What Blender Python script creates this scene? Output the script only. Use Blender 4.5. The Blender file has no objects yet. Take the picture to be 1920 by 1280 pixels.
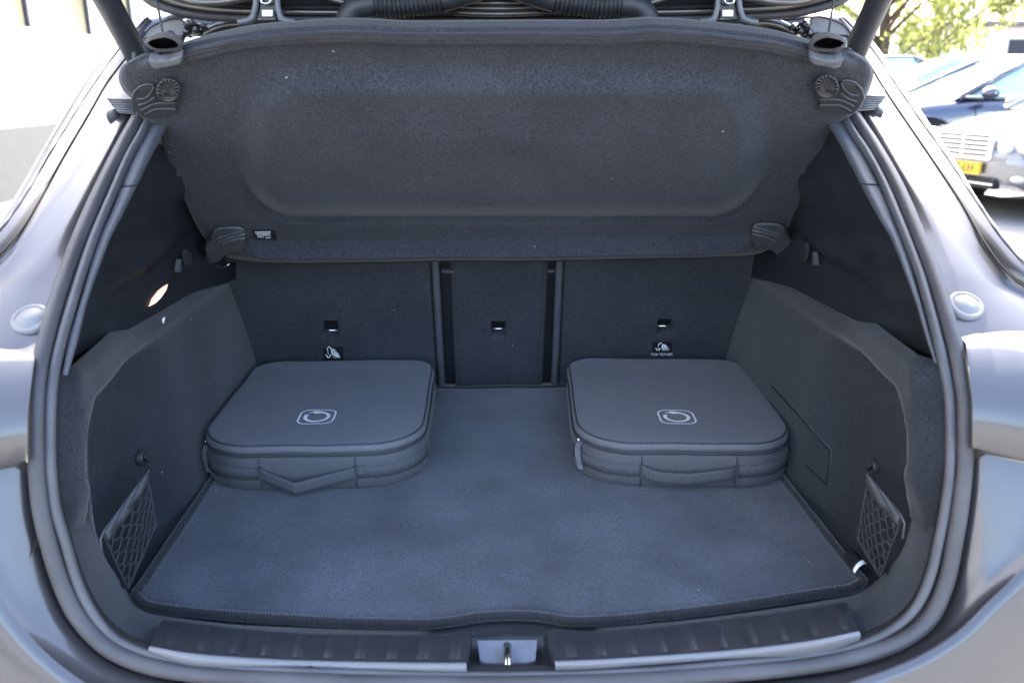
import bpy, bmesh, math, random
from mathutils import Vector, Matrix, Euler
random.seed(7)
R = math.radians
scene = bpy.context.scene
col = scene.collection

# ------------------------------------------------------------------ camera, light, exposure
FZ = 0.745                               # height of the boot floor above the ground
CAM = Vector((-0.025, -0.914, 0.645))    # relative to the boot floor
PITCH, YAW, FPX = R(17.5), R(2.2), 1536.0
cd = bpy.data.cameras.new('camera'); cam = bpy.data.objects.new('camera', cd); col.objects.link(cam)
cam.location = CAM + Vector((0, 0, FZ)); cam.rotation_euler = (R(90) - PITCH, 0, -YAW)
cd.sensor_width = 36; cd.lens = 36 * FPX / 1920; cd.clip_start = 0.02; cd.clip_end = 600
cd.dof.use_dof = True; cd.dof.focus_distance = 1.45; cd.dof.aperture_fstop = 5.0
scene.camera = cam
SUN_DIR = Vector((0.07, 0.70, 0.71)).normalized()      # towards the sun: ahead and to the right of the car
w = bpy.data.worlds.new('World'); scene.world = w; w.use_nodes = True
nt = w.node_tree; nt.nodes.clear()
sky = nt.nodes.new('ShaderNodeTexSky'); sky.sky_type = 'NISHITA'; sky.sun_disc = False
sky.sun_elevation = math.asin(SUN_DIR.z); sky.sun_rotation = math.atan2(SUN_DIR.x, SUN_DIR.y)
sky.air_density = 1.0; sky.dust_density = 5.0; sky.ozone_density = 1.0
bg = nt.nodes.new('ShaderNodeBackground'); bg.inputs['Strength'].default_value = 0.15
wo = nt.nodes.new('ShaderNodeOutputWorld')
nt.links.new(sky.outputs[0], bg.inputs[0]); nt.links.new(bg.outputs[0], wo.inputs[0])
sd = bpy.data.lights.new('sun', 'SUN'); sun = bpy.data.objects.new('sun', sd); col.objects.link(sun)
sd.energy = 4.0; sd.angle = R(0.5); sd.color = (1.0, 0.95, 0.87)
sun.rotation_euler = SUN_DIR.to_track_quat('Z', 'Y').to_euler(); sun.location = (0, 0, 30)
scene.view_settings.view_transform = 'Standard'; scene.view_settings.look = 'None'
scene.view_settings.gamma = 1; scene.view_settings.exposure = 3.4
scene.render.engine = 'CYCLES'

# ------------------------------------------------------------------ pixel -> place helpers
def ray(px, py):
    x = (px - 960) / FPX; u = (640 - py) / FPX
    fy = math.cos(PITCH) + u * math.sin(PITCH); fz = -math.sin(PITCH) + u * math.cos(PITCH)
    return Vector((x * math.cos(YAW) + fy * math.sin(YAW), -x * math.sin(YAW) + fy * math.cos(YAW), fz))
def onZ(px, py, z): d = ray(px, py); return CAM + d * ((z - CAM.z) / d.z)
def onY(px, py, y): d = ray(px, py); return CAM + d * ((y - CAM.y) / d.y)
def onX(px, py, x): d = ray(px, py); return CAM + d * ((x - CAM.x) / d.x)
def onP(px, py, o, n): d = ray(px, py); return CAM + d * ((o - CAM).dot(n) / d.dot(n))
def lerp(a, b, t): return a + (b - a) * t
def sst(a, b, x):
    t = max(0., min(1., (x - a) / (b - a))); return t * t * (3 - 2 * t)
def interp(tab, x):
    if x <= tab[0][0]: return tab[0][1] + (x - tab[0][0]) * (tab[1][1] - tab[0][1]) / (tab[1][0] - tab[0][0])
    for (a, ya), (b, yb) in zip(tab, tab[1:]):
        if x <= b: return lerp(ya, yb, (x - a) / (b - a))
    (a, ya), (b, yb) = tab[-2:]; return yb + (x - b) * (yb - ya) / (b - a)
# the raked surface of the tailgate opening: y for a height z
SP = [(-.1, -.175), (-.02, -.157), (0, -.15), (.1, -.12), (.2, -.095), (.27, -.07), (.32, -.045), (.36, -.008), (.42, .075), (.5, .20), (.6, .375), (.7, .54), (.8, .68)]
def onS(px, py, off=0.0):
    d = ray(px, py); lo, hi = .25, 2.6
    f = lambda t: (CAM.y + t * d.y) - off - interp(SP, CAM.z + t * d.z)
    for _ in range(50):
        m = (lo + hi) / 2
        if f(m) < 0: lo = m
        else: hi = m
    return CAM + d * lo
def smooth(pts, n):
    """Catmull-Rom through the points, n samples by arc length (2D or 3D tuples)"""
    P = [tuple(p) for p in pts]; D = len(P[0])
    Q = [tuple(2 * P[0][k] - P[1][k] for k in range(D))] + P + [tuple(2 * P[-1][k] - P[-2][k] for k in range(D))]
    out = []
    for i in range(1, len(Q) - 2):
        a, b, c, d = Q[i - 1:i + 3]
        for s in range(16):
            t = s / 16
            out.append(tuple(.5 * (2 * b[k] + (c[k] - a[k]) * t + (2 * a[k] - 5 * b[k] + 4 * c[k] - d[k]) * t * t + (3 * b[k] - a[k] - 3 * c[k] + d[k]) * t ** 3) for k in range(D)))
    out.append(P[-1])
    L = [0]
    for p, q in zip(out, out[1:]): L.append(L[-1] + math.dist(p, q))
    res = []; j = 0
    for i in range(n):
        s = L[-1] * i / (n - 1)
        while j < len(L) - 2 and L[j + 1] < s: j += 1
        t = (s - L[j]) / max(1e-9, L[j + 1] - L[j])
        res.append(tuple(lerp(out[j][k], out[j + 1][k], min(1, t)) for k in range(D)))
    return res

SP = [(q[0], q[1]) for q in smooth(SP, 120)]
# ------------------------------------------------------------------ object helpers
def finish(name, me, mat, parent=None, sm=True):
    o = bpy.data.objects.new(name, me); col.objects.link(o)
    if mat: me.materials.append(mat)
    if sm: me.polygons.foreach_set('use_smooth', [True] * len(me.polygons))
    if parent is not None:
        o.parent = parent
        if parent.get('_world'): o.matrix_parent_inverse = Matrix.Translation(-parent.location)
    return o
def mesh(name, V, F, mat, parent=None, sm=True, lift=True, fix=True):
    me = bpy.data.meshes.new(name)
    dz = FZ if lift else 0
    me.from_pydata([(v[0], v[1], v[2] + dz) for v in V], [], F)
    if fix:
        bm = bmesh.new(); bm.from_mesh(me); bmesh.ops.recalc_face_normals(bm, faces=bm.faces); bm.to_mesh(me); bm.free()
    me.update()
    return finish(name, me, mat, parent, sm)
def autosmooth(o, ang=35):
    me = o.data
    bm = bmesh.new(); bm.from_mesh(me)
    for e in bm.edges:
        if len(e.link_faces) == 2 and e.calc_face_angle(0) > R(ang): e.smooth = False
    bm.to_mesh(me); bm.free()
    return o
def grid(rows, cu=False, cv=False):
    n, m = len(rows), len(rows[0]); V = [p for r in rows for p in r]; F = []
    for i in range(n if cv else n - 1):
        for j in range(m if cu else m - 1):
            i2, j2 = (i + 1) % n, (j + 1) % m
            F.append((i * m + j, i * m + j2, i2 * m + j2, i2 * m + j))
    return V, F
def tube(path, r, n=10, closed=False, squash=None, cap=True):
    """path of Vectors; r number or function(i)"""
    P = [Vector(p) for p in path]; N = len(P); rows = []
    up = None
    for i in range(N):
        a = P[(i - 1) % N] if (closed or i > 0) else P[0]; b = P[(i + 1) % N] if (closed or i < N - 1) else P[-1]
        t = (b - a)
        t = t.normalized() if t.length > 1e-9 else Vector((0, 0, 1))
        if up is None: up = t.orthogonal().normalized()
        up = (up - t * up.dot(t)); up = up.normalized() if up.length > 1e-6 else t.orthogonal().normalized()
        s = t.cross(up)
        rr = r(i) if callable(r) else r
        rows.append([P[i] + (up * math.cos(2 * math.pi * k / n) + s * math.sin(2 * math.pi * k / n)) * rr for k in range(n)])
    V, F = grid(rows, cu=True, cv=closed)
    if cap and not closed:
        F.append(tuple(range(n - 1, -1, -1))); F.append(tuple(range((N - 1) * n, N * n)))
    return V, F
def merge(*parts):
    V, F = [], []
    for v, f in parts:
        k = len(V); V += list(v); F += [tuple(i + k for i in q) for q in f]
    return V, F
def prism(poly, off):
    """extrude a 3D polygon by the vector off"""
    n = len(poly); V = [Vector(p) for p in poly] + [Vector(p) + off for p in poly]
    F = [tuple(range(n - 1, -1, -1)), tuple(range(n, 2 * n))] + [(i, (i + 1) % n, n + (i + 1) % n, n + i) for i in range(n)]
    return V, F
def box(c, s, rot=None):
    V = [Vector((x * s[0] / 2, y * s[1] / 2, z * s[2] / 2)) for x in (-1, 1) for y in (-1, 1) for z in (-1, 1)]
    if rot is not None: V = [rot @ v for v in V]
    V = [v + Vector(c) for v in V]
    return V, [(0, 1, 3, 2), (4, 6, 7, 5), (0, 4, 5, 1), (2, 3, 7, 6), (0, 2, 6, 4), (1, 5, 7, 3)]
def bevel(o, wd=.003, seg=2):
    m = o.modifiers.new('bevel', 'BEVEL'); m.width = wd; m.segments = seg; m.limit_method = 'ANGLE'; m.angle_limit = R(40); return o
def solid(o, th, off=-1):
    m = o.modifiers.new('solid', 'SOLIDIFY'); m.thickness = th; m.offset = off; return o
def text_mesh(s, size, name, mat, parent, M, ext=.0003, font_scale=(1, 1)):
    cu = bpy.data.curves.new(name, 'FONT'); cu.body = s; cu.size = size; cu.align_x = 'CENTER'; cu.align_y = 'CENTER'; cu.extrude = ext
    ob = bpy.data.objects.new(name, cu); col.objects.link(ob)
    dg = bpy.context.evaluated_depsgraph_get(); me = bpy.data.meshes.new_from_object(ob.evaluated_get(dg))
    bpy.data.objects.remove(ob)
    me.transform(Matrix.Diagonal((font_scale[0], font_scale[1], 1, 1))); me.transform(M); me.materials.clear()
    return finish(name, me, mat, parent, False)
def thing(name, label, cat, loc=(0, 0, 0), group=None, world=True):
    o = bpy.data.objects.new(name, None); col.objects.link(o); o.location = loc; o.empty_display_size = .1
    o['label'] = label; o['category'] = cat
    if group: o['group'] = group
    if world: o['_world'] = 1
    bpy.context.view_layer.update()
    return o

# ------------------------------------------------------------------ materials
def M(name, c, rough=.6, metal=0., noise=0., nscale=40., bump=0., bscale=400., sheen=0., coat=0., c2=None, spec=.5, stretch=None, detail=3., crough=.1):
    m = bpy.data.materials.new(name); m.use_nodes = True; n = m.node_tree.nodes; l = m.node_tree.links
    b = n['Principled BSDF']
    b.inputs['Base Color'].default_value = (*c, 1); b.inputs['Roughness'].default_value = rough; b.inputs['Metallic'].default_value = metal
    b.inputs['Specular IOR Level'].default_value = spec
    b.inputs['Sheen Weight'].default_value = sheen; b.inputs['Sheen Roughness'].default_value = .45
    b.inputs['Coat Weight'].default_value = coat; b.inputs['Coat Roughness'].default_value = crough
    tc = n.new('ShaderNodeTexCoord'); co = tc.outputs['Object']
    if stretch:
        mp = n.new('ShaderNodeMapping'); mp.inputs['Scale'].default_value = stretch; l.new(co, mp.inputs[0]); co = mp.outputs[0]
    if noise:
        t = n.new('ShaderNodeTexNoise'); t.inputs['Scale'].default_value = nscale; t.inputs['Detail'].default_value = detail; l.new(co, t.inputs['Vector'])
        r = n.new('ShaderNodeMapRange'); r.inputs[1].default_value = .3; r.inputs[2].default_value = .7; r.inputs[3].default_value = 0; r.inputs[4].default_value = 1
        l.new(t.outputs['Fac'], r.inputs[0])
        mx = n.new('ShaderNodeMix'); mx.data_type = 'RGBA'
        a = [max(0, v * (1 - noise)) for v in c]; d = c2 or [v * (1 + noise) for v in c]
        mx.inputs['A'].default_value = (*a, 1); mx.inputs['B'].default_value = (*d, 1)
        l.new(r.outputs[0], mx.inputs['Factor']); l.new(mx.outputs['Result'], b.inputs['Base Color'])
    if bump:
        t2 = n.new('ShaderNodeTexNoise'); t2.inputs['Scale'].default_value = bscale; t2.inputs['Detail'].default_value = 2; l.new(co, t2.inputs['Vector'])
        bp = n.new('ShaderNodeBump'); bp.inputs['Strength'].default_value = bump; bp.inputs['Distance'].default_value = .001
        l.new(t2.outputs['Fac'], bp.inputs['Height']); l.new(bp.outputs[0], b.inputs['Normal'])
    return m
def carpet(name, c, amt=.35, fleck=True, patch=.22, bstr=.8, sheen=.25, scale=420):
    """short-pile carpet: fine fibre grain, brushed patches, a few lint specks"""
    m = M(name, c, rough=.95, sheen=sheen, spec=.15); n = m.node_tree.nodes; l = m.node_tree.links; b = n['Principled BSDF']
    tc = n.new('ShaderNodeTexCoord')
    def nz(s, d):
        t = n.new('ShaderNodeTexNoise'); t.inputs['Scale'].default_value = s; t.inputs['Detail'].default_value = d; l.new(tc.outputs['Object'], t.inputs['Vector']); return t.outputs['Fac']
    def rng(sock, a, b_, lo, hi):
        r = n.new('ShaderNodeMapRange'); l.new(sock, r.inputs[0])
        for i, v in zip((1, 2, 3, 4), (a, b_, lo, hi)): r.inputs[i].default_value = v
        return r.outputs[0]
    def mul(a, b_):
        q = n.new('ShaderNodeMath'); q.operation = 'MULTIPLY'; l.new(a, q.inputs[0]); l.new(b_, q.inputs[1]); return q.outputs[0]
    f = mul(rng(nz(scale, 2), .25, .75, 1 - amt, 1 + amt), rng(nz(9, 4), .3, .7, 1 - patch, 1 + patch))
    f = mul(f, rng(nz(140, 3), .3, .7, .88, 1.12))
    vm = n.new('ShaderNodeVectorMath'); vm.operation = 'SCALE'; vm.inputs[0].default_value = c; l.new(f, vm.inputs['Scale'])
    out = vm.outputs[0]
    if fleck:
        v = n.new('ShaderNodeTexVoronoi'); v.inputs['Scale'].default_value = 16; v.inputs['Randomness'].default_value = 1; l.new(tc.outputs['Object'], v.inputs['Vector'])
        s = rng(v.outputs['Distance'], .018, .03, 1, 0)
        mx = n.new('ShaderNodeMix'); mx.data_type = 'RGBA'; l.new(s, mx.inputs['Factor']); l.new(out, mx.inputs['A']); mx.inputs['B'].default_value = (.32, .32, .33, 1)
        out = mx.outputs['Result']
    l.new(out, b.inputs['Base Color'])
    bp = n.new('ShaderNodeBump'); bp.inputs['Strength'].default_value = bstr; bp.inputs['Distance'].default_value = .0012
    l.new(nz(scale * .8, 3), bp.inputs['Height']); l.new(bp.outputs[0], b.inputs['Normal'])
    return m
MT = {}
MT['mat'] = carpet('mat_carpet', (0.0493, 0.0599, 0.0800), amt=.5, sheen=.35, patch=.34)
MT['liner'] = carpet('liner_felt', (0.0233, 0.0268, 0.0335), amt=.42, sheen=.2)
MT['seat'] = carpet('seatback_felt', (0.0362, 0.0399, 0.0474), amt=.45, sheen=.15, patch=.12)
MT['shelf'] = carpet('shelf_felt', (0.0349, 0.0377, 0.0461), amt=.5, sheen=.15, patch=.12, scale=380)
MT['bind'] = M('binding_yarn', (0.0125, 0.0143, 0.0187), rough=.9, noise=.5, nscale=900, sheen=.4)
MT['plastic'] = M('black_plastic', (0.0288, 0.0306, 0.0360), rough=.42, bump=.25, bscale=1500, noise=.15, nscale=30)
MT['trim'] = M('grained_trim', (0.0169, 0.0189, 0.0228), rough=.33, bump=.2, bscale=1400, noise=.15, nscale=25)
MT['strip'] = M('grey_trim_strip', (0.0640, 0.0704, 0.0845), rough=.6, bump=.5, bscale=1300, noise=.2, nscale=600)
MT['rubber'] = M('seal_rubber', (0.0525, 0.0525, 0.0588), rough=.5, noise=.25, nscale=14, bump=.1, bscale=300)
MT['rubber2'] = M('lip_rubber', (0.0672, 0.0694, 0.0784), rough=.5, noise=.2, nscale=18)
MT['black'] = M('gap_black', (.006, .006, .007), rough=.8)
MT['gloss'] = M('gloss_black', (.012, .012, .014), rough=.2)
MT['paint'] = M('mountain_grey_paint', (0.0889, 0.0869, 0.0929), rough=.30, metal=.6, coat=.6, noise=.05, nscale=2200, crough=.06)
MT['chrome'] = M('bright_steel', (.75, .75, .76), rough=.22, metal=1)
MT['alu'] = M('satin_sill_metal', (0.1600, 0.1680, 0.1880), rough=.5, metal=.35, noise=.08, nscale=500)
MT['latchp'] = M('latch_plate_paint', (0.1664, 0.1872, 0.2288), rough=.4, noise=.15, nscale=60)
MT['hook'] = M('hook_plastic', (.055, .056, .06), rough=.55)
MT['rib'] = M('bracket_rib', (.045, .046, .05), rough=.5)
MT['dmetal'] = M('grey_metal_strip', (.17, .16, .155), rough=.38, metal=.7)
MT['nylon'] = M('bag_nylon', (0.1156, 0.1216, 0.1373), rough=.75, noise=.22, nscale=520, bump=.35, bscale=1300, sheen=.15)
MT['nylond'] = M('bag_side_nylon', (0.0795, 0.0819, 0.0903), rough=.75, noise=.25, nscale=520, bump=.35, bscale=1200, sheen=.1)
MT['pipe'] = M('bag_piping', (0.0399, 0.0424, 0.0499), rough=.7)
MT['white'] = M('white_print', (.88, .88, .90), rough=.5)
MT['ink'] = M('label_black', (.012, .013, .016), rough=.45)
MT['thread'] = M('net_cord', (0.0384, 0.0394, 0.0432), rough=.9, noise=.4, nscale=800)
MT['cord'] = M('shelf_cord', (.05, .05, .055), rough=.8)
MT['greyplast'] = M('grey_clip_plastic', (0.0952, 0.1008, 0.1120), rough=.6, noise=.3, nscale=90)
MT['dplast'] = M('dark_clip_plastic', (.030, .031, .034), rough=.5)
MT['pad'] = M('pale_stop_and_reflection', (0.1821, 0.1836, 0.1938), rough=.45)
MT['wall'] = M('white_render', (.82, .82, .80), rough=.8, noise=.04, nscale=6)
MT['panel'] = M('grey_cladding', (0.0720, 0.0780, 0.0780), rough=.6, noise=.05, nscale=8)
MT['frame'] = M('dark_window_frame', (.015, .015, .03), rough=.4)
MT['blind'] = M('cream_blind', (0.3000, 0.2640, 0.1560), rough=.8, noise=.15, nscale=1.5)
MT['leafmat'] = M('leaf_green', (.07, .10, .025), rough=.7, noise=.4, nscale=3)
_n = MT['leafmat'].node_tree.nodes; _l = MT['leafmat'].node_tree.links
_t = _n.new('ShaderNodeBsdfTranslucent'); _t.inputs[0].default_value = (.27, .30, .09, 1); _m = _n.new('ShaderNodeMixShader'); _m.inputs[0].default_value = .5
_l.new(_n['Principled BSDF'].outputs[0], _m.inputs[1]); _l.new(_t.outputs[0], _m.inputs[2]); _l.new(_m.outputs[0], _n['Material Output'].inputs[0])
MT['bark'] = M('bark', (.10, .07, .05), rough=.9, noise=.3, nscale=8)
MT['tile'] = M('roof_tile', (.16, .13, .12), rough=.8, noise=.2, nscale=6)
MT['tyre'] = M('tyre', (.02, .02, .02), rough=.85)
MT['plate'] = M('plate_yellow', (.55, .33, .01), rough=.4)
MT['lamp'] = M('lamp_lens', (0.4500, 0.4560, 0.4680), rough=.12, coat=1)
def glass(name, c, rough=.03):
    m = M(name, c, rough=rough); b = m.node_tree.nodes['Principled BSDF']; b.inputs['Transmission Weight'].default_value = .85; b.inputs['IOR'].default_value = 1.1; return m
MT['glass'] = glass('tinted_glass', (.60, .68, .62))
MT['pane'] = M('window_reflection', (.30, .42, .44), rough=.08, coat=1)
def webbing():
    m = M('ribbed_webbing', (.052, .055, .064), rough=.8); n = m.node_tree.nodes; l = m.node_tree.links
    tc = n.new('ShaderNodeTexCoord'); wv = n.new('ShaderNodeTexWave'); wv.inputs['Scale'].default_value = 130; wv.bands_direction = 'X'; wv.inputs['Distortion'].default_value = .4
    l.new(tc.outputs['Object'], wv.inputs['Vector'])
    mx = n.new('ShaderNodeMix'); mx.data_type = 'RGBA'; mx.inputs['A'].default_value = (.045, .048, .056, 1); mx.inputs['B'].default_value = (.105, .11, .122, 1)
    l.new(wv.outputs['Fac'], mx.inputs['Factor']); l.new(mx.outputs['Result'], n['Principled BSDF'].inputs['Base Color'])
    bp = n.new('ShaderNodeBump'); bp.inputs['Strength'].default_value = .6; bp.inputs['Distance'].default_value = .001; l.new(wv.outputs['Fac'], bp.inputs['Height']); l.new(bp.outputs[0], n['Principled BSDF'].inputs['Normal'])
    return m
MT['web'] = webbing()
MT['bulb'] = M('lit_boot_lamp', (.9, .8, .7), rough=.3)
_b = MT['bulb'].node_tree.nodes['Principled BSDF']; _b.inputs['Emission Color'].default_value = (1, .50, .25, 1); _b.inputs['Emission Strength'].default_value = .15

# ------------------------------------------------------------------ ground
SLOPE = .030
def gz(y): return SLOPE * (y - 1.0) if y > 1 else 0.0
gm = M('paved_ground', (.2, .2, .2), rough=.9, noise=.15, nscale=3, bump=.3, bscale=40)
n = gm.node_tree.nodes; l = gm.node_tree.links
bt = n.new('ShaderNodeTexBrick'); bt.inputs['Scale'].default_value = 4; bt.inputs['Color1'].default_value = (.16, .158, .155, 1); bt.inputs['Color2'].default_value = (.13, .128, .125, 1); bt.inputs['Mortar'].default_value = (.16, .15, .14, 1); bt.inputs['Mortar Size'].default_value = .012
tc = n.new('ShaderNodeTexCoord'); l.new(tc.outputs['Object'], bt.inputs['Vector']); l.new(bt.outputs['Color'], n['Principled BSDF'].inputs['Base Color'])
ys = [-160, -20, 1, 8, 20, 60, 260]
V, F = grid([[(x, y, gz(y)) for x in (-200, -60, -12, 0, 12, 60, 200)] for y in ys])
g = mesh('ground', V, F, gm, None, False, lift=False); g['kind'] = 'structure'

# ------------------------------------------------------------------ the car whose boot is open
car = thing('car', 'grey metallic hatchback with its tailgate raised, seen into its open boot', 'car', (0, .8, 0))

# seal and its inner lip, traced round the opening
C1 = [(330, 45), (292, 140), (258, 222), (232, 270), (187, 360), (150, 445), (122, 520), (108, 560), (86, 640), (74, 700), (69, 760), (69, 860), (77, 950), (93, 1020), (113, 1085), (140, 1145), (180, 1195), (225, 1227), (290, 1250), (380, 1264), (500, 1272), (700, 1279), (950, 1281), (1200, 1274), (1440, 1256), (1560, 1240), (1640, 1220), (1700, 1195), (1745, 1155), (1773, 1090), (1788, 1020), (1801, 940), (1808, 860), (1808, 760), (1803, 720), (1790, 650), (1764, 560), (1740, 490), (1686, 360), (1642, 280), (1602, 218), (1562, 140), (1520, 45)]
C2 = [(345, 60), (305, 165), (268, 245), (240, 295), (212, 360), (172, 455), (138, 560), (115, 640), (102, 700), (96, 760), (95, 860), (104, 950), (124, 1020), (143, 1085), (168, 1140), (200, 1183), (235, 1208), (290, 1228), (365, 1243), (480, 1254), (700, 1261), (950, 1264), (1200, 1257), (1440, 1237), (1540, 1224), (1610, 1208), (1663, 1185), (1703, 1155), (1728, 1120), (1746, 1075), (1759, 1020), (1774, 940), (1782, 860), (1781, 760), (1776, 720), (1764, 660), (1738, 560), (1716, 490), (1664, 360), (1628, 290), (1592, 235), (1548, 140), (1505, 60)]
NS = 260
bulb = [onS(*p) for p in smooth(C1, NS)]
lip = [onS(*p, off=.004) for p in smooth(C2, NS)]
ws = mesh('weatherstrip', *tube(bulb, .0095, 12), MT['rubber'], car)
mesh('seal_lip', *tube(lip, lambda i: .0040 + .0018 * sst(.0, .10, lip[i].z), 10), MT['rubber2'], ws)
mid = [(a * .42 + b * .58) + Vector((0, .012, 0)) for a, b in zip(bulb, lip)]
mesh('seal_groove', *tube(mid, .0075, 8), MT['black'], ws)

# carpeted U of the boot liner: from the lip to the recess edge / load edge
inner = [((128, 703), 'y', -.028), ((150, 700), 'y', -.024), ((170, 720), 'y', -.02), ((168, 780), 'y', -.02), ((166, 870), 'y', -.02), ((174, 950), 'y', -.015), ((184, 1010), 'y', -.005), ((205, 1060), 'y', .01), ((237, 1105), 'z', -.004), ((262, 1135), 'z', -.012),
         ((312, 1152), 'z', -.014), ((440, 1170), 'z', -.014), ((600, 1176), 'z', -.014), ((820, 1178), 'z', -.014), ((950, 1172), 'z', -.014), ((1080, 1175), 'z', -.014), ((1250, 1165), 'z', -.014), ((1420, 1145), 'z', -.014), ((1560, 1122), 'z', -.014), ((1612, 1108), 'z', -.012),
         ((1655, 1078), 'z', -.004), ((1688, 1040), 'y', .01), ((1706, 990), 'y', -.005), ((1714, 940), 'y', -.015), ((1718, 860), 'y', -.02), ((1716, 770), 'y', -.02), ((1712, 705), 'y', -.02), ((1735, 685), 'y', -.024), ((1755, 683), 'y', -.028)]
ip = [onY(*p, v) if k == 'y' else onZ(*p, v) for p, k, v in inner]
ip = [Vector(q) for q in smooth(ip, 200)]
lo_px = [(112, 703), (102, 740), (100, 780), (100, 860), (109, 950), (128, 1018), (147, 1082), (172, 1138), (204, 1180), (240, 1205), (300, 1224), (420, 1240), (600, 1250), (820, 1255), (950, 1258), (1080, 1254), (1250, 1246), (1430, 1230), (1550, 1214), (1610, 1200), (1660, 1178), (1700, 1148), (1724, 1115), (1742, 1070), (1755, 1018), (1770, 940), (1777, 860), (1777, 760), (1772, 705), (1766, 683)]
lo = [onS(*p, off=.012) for p in smooth(lo_px, 200)]
rows = []
for k in range(10):
    t = k / 9
    rows.append([lerp(a, b, t) + Vector((0, 0, 0.006 * math.sin(math.pi * t) * sst(.1, -.02, a.z) - .030 * math.sin(math.pi * t) * sst(.10, .07, abs(a.x)) * sst(.1, .0, a.z))) + Vector((math.copysign(1, -a.x) * (.005 * math.sin(math.pi * t) * sst(0, .10, a.z) * sst(.19, .10, a.z) - .014 * sst(.13, .22, a.z)), 0, 0)) for a, b in zip(lo, ip)])
rows.append([b + Vector((0, .004, -.006)) if b.z < .02 else b + Vector((math.copysign(.004, b.x), .006, 0)) for b in ip])
rows.append([b + (Vector((0, .012, -.03)) if b.z < .02 else Vector((math.copysign(.05, b.x), .012, 0))) for b in ip])
V, F = grid(rows); F = [f for f in F if min(V[i].z for i in f) < .28]
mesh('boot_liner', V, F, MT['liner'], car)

# boot floor
mesh('boot_floor', *box((0, .37, -.034), (1.16, .98, .04)), MT['liner'], car, False)

# side walls: felt, leaning outward, with the pocket where the net hangs
def wall_x(y, z):
    base = .490 + .004 * sst(-.02, .05, y) + .036 * (z / .3) * sst(-.03, .3, y) + .022 * sst(.05, 0, y - interp(SP, max(0, z)))
    # rounded recess: signed distance to y>-.02+r corner box in (y, z)
    qy = max(0, .075 - (y + .02)); qz = max(0, z - (.275 - .075)); qb = max(0, .07 - z - .0)
    d = math.hypot(qy, qz) - .075
    inside = sst(.004, -.018, d)
    pock = inside * (.046 * sst(.34, .06, y) + .010)
    bulge = -.012 * math.exp(-((y - .52) / .2) ** 2 - ((z - .17) / .1) ** 2)
    return base + pock + bulge * inside
def belt(y): return .334 - .050 * (y + .05) - .10 * max(0, y - .5)
def side_wall(s):
    ny, nz = 90, 56; rows = []
    for j in range(nz):
        z0 = -.014 + .40 * j / (nz - 1); r = []
        for i in range(ny):
            z = z0 * .86; v = j / (nz - 1)
            for _ in range(4):
                y = interp(SP, max(0, z)) - .002; y = y + (.83 - y) * (i / (ny - 1)) ** 1.35
                top = belt(y)
                z = lerp(-.014, top, v)
            x = wall_x(y, max(z, 0))
            if y < -.004: x += .014 * sst(.19, .13, z)
            k = sst(top - .016, top + .001, z); x += .010 * k * k
            r.append((s * x, y, z))
        rows.append(r)
    V, F = grid(rows)
    F = [f for f in F if min(V[i][2] for i in f) > .13 or min(V[i][1] for i in f) > -.006]
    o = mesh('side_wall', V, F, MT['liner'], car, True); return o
swl = side_wall(-1); swr = side_wall(1)
# service flap in the right wall
def on_wall(px, py, sg, off):
    q = onX(px, py, sg * .52)
    for _ in range(8): q = onX(px, py, sg * (wall_x(q.y, max(0, q.z)) - off))
    return q
mesh('flap_joint', *tube([on_wall(*p, 1, .0004) for p in [(1446, 722), (1460, 738), (1510, 793), (1556, 845), (1553, 876), (1549, 908), (1520, 880), (1476, 836)]], .0013, 6), MT['black'], swr)
mesh('flap_highlight', *tube([on_wall(*p, 1, .0004) for p in [(1460, 735), (1512, 791), (1559, 842), (1556, 878)]], .0009, 6), MT['strip'], swr)  # pale line painted as the highlight along the flap joint
mesh('paper_scrap', *tube([on_wall(*p, -1, .0015) for p in [(309, 594), (306, 599), (306, 606)]], lambda i: (.0008, .0026, .0006)[i], 6), MT['white'], swl)
for s in (-1, 1): mesh('light_leak_backing', *box((s * .60, .48, .13), (.03, .76, .36)), MT['black'], car, False)  # unseen black backing, added to stop light leaking past the side walls
# grained upper trim between belt line and quarter glass
def trim_x(y, z):
    x = .528 + .012 * sst(.33, .37, z) - .10 * max(0, z - .40)
    zl = .352 + .10 * max(0, y - .16)                                                    # ledge line
    x -= .024 * sst(zl - .006, zl + .022, z) * sst(.06, .20, y) * sst(.60, .34, y) * sst(.46, .40, z)
    x += .008 * sst(.205, .10, y) * sst(zl + .004, zl - .008, z)                          # scoop by the opening
    x += .014 * sst(.36, .24, y) * sst(.355, .37, z) * sst(.43, .40, z)
    x -= .030 * sst(.44, .50, z) * sst(.62, .46, z) * sst(.25, .5, y)                    # sill of the quarter glass
    return x
def upper_trim(s):
    ny, nz = 60, 48; rows = []
    for j in range(nz):
        r = []
        for i in range(ny):
            v = j / (nz - 1); u = i / (ny - 1)
            zt = .64
            y1 = .84
            zb0 = lambda y: belt(y) - .010
            z = lerp(.31, zt, v); y0 = interp(SP, z) + .016
            y = lerp(y0, y1, u); z = lerp(zb0(y), zt, v)
            y = lerp(interp(SP, z) + .016, y1, u)
            r.append((s * trim_x(y, z), y, z))
        rows.append(r)
    V, F = grid(rows)
    # opening of the quarter glass
    F = [f for f in F if not (V[f[0]][2] > .50 and V[f[0]][1] > .43)]
    o = mesh('upper_trim', V, F, MT['trim'], car); return o
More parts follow.
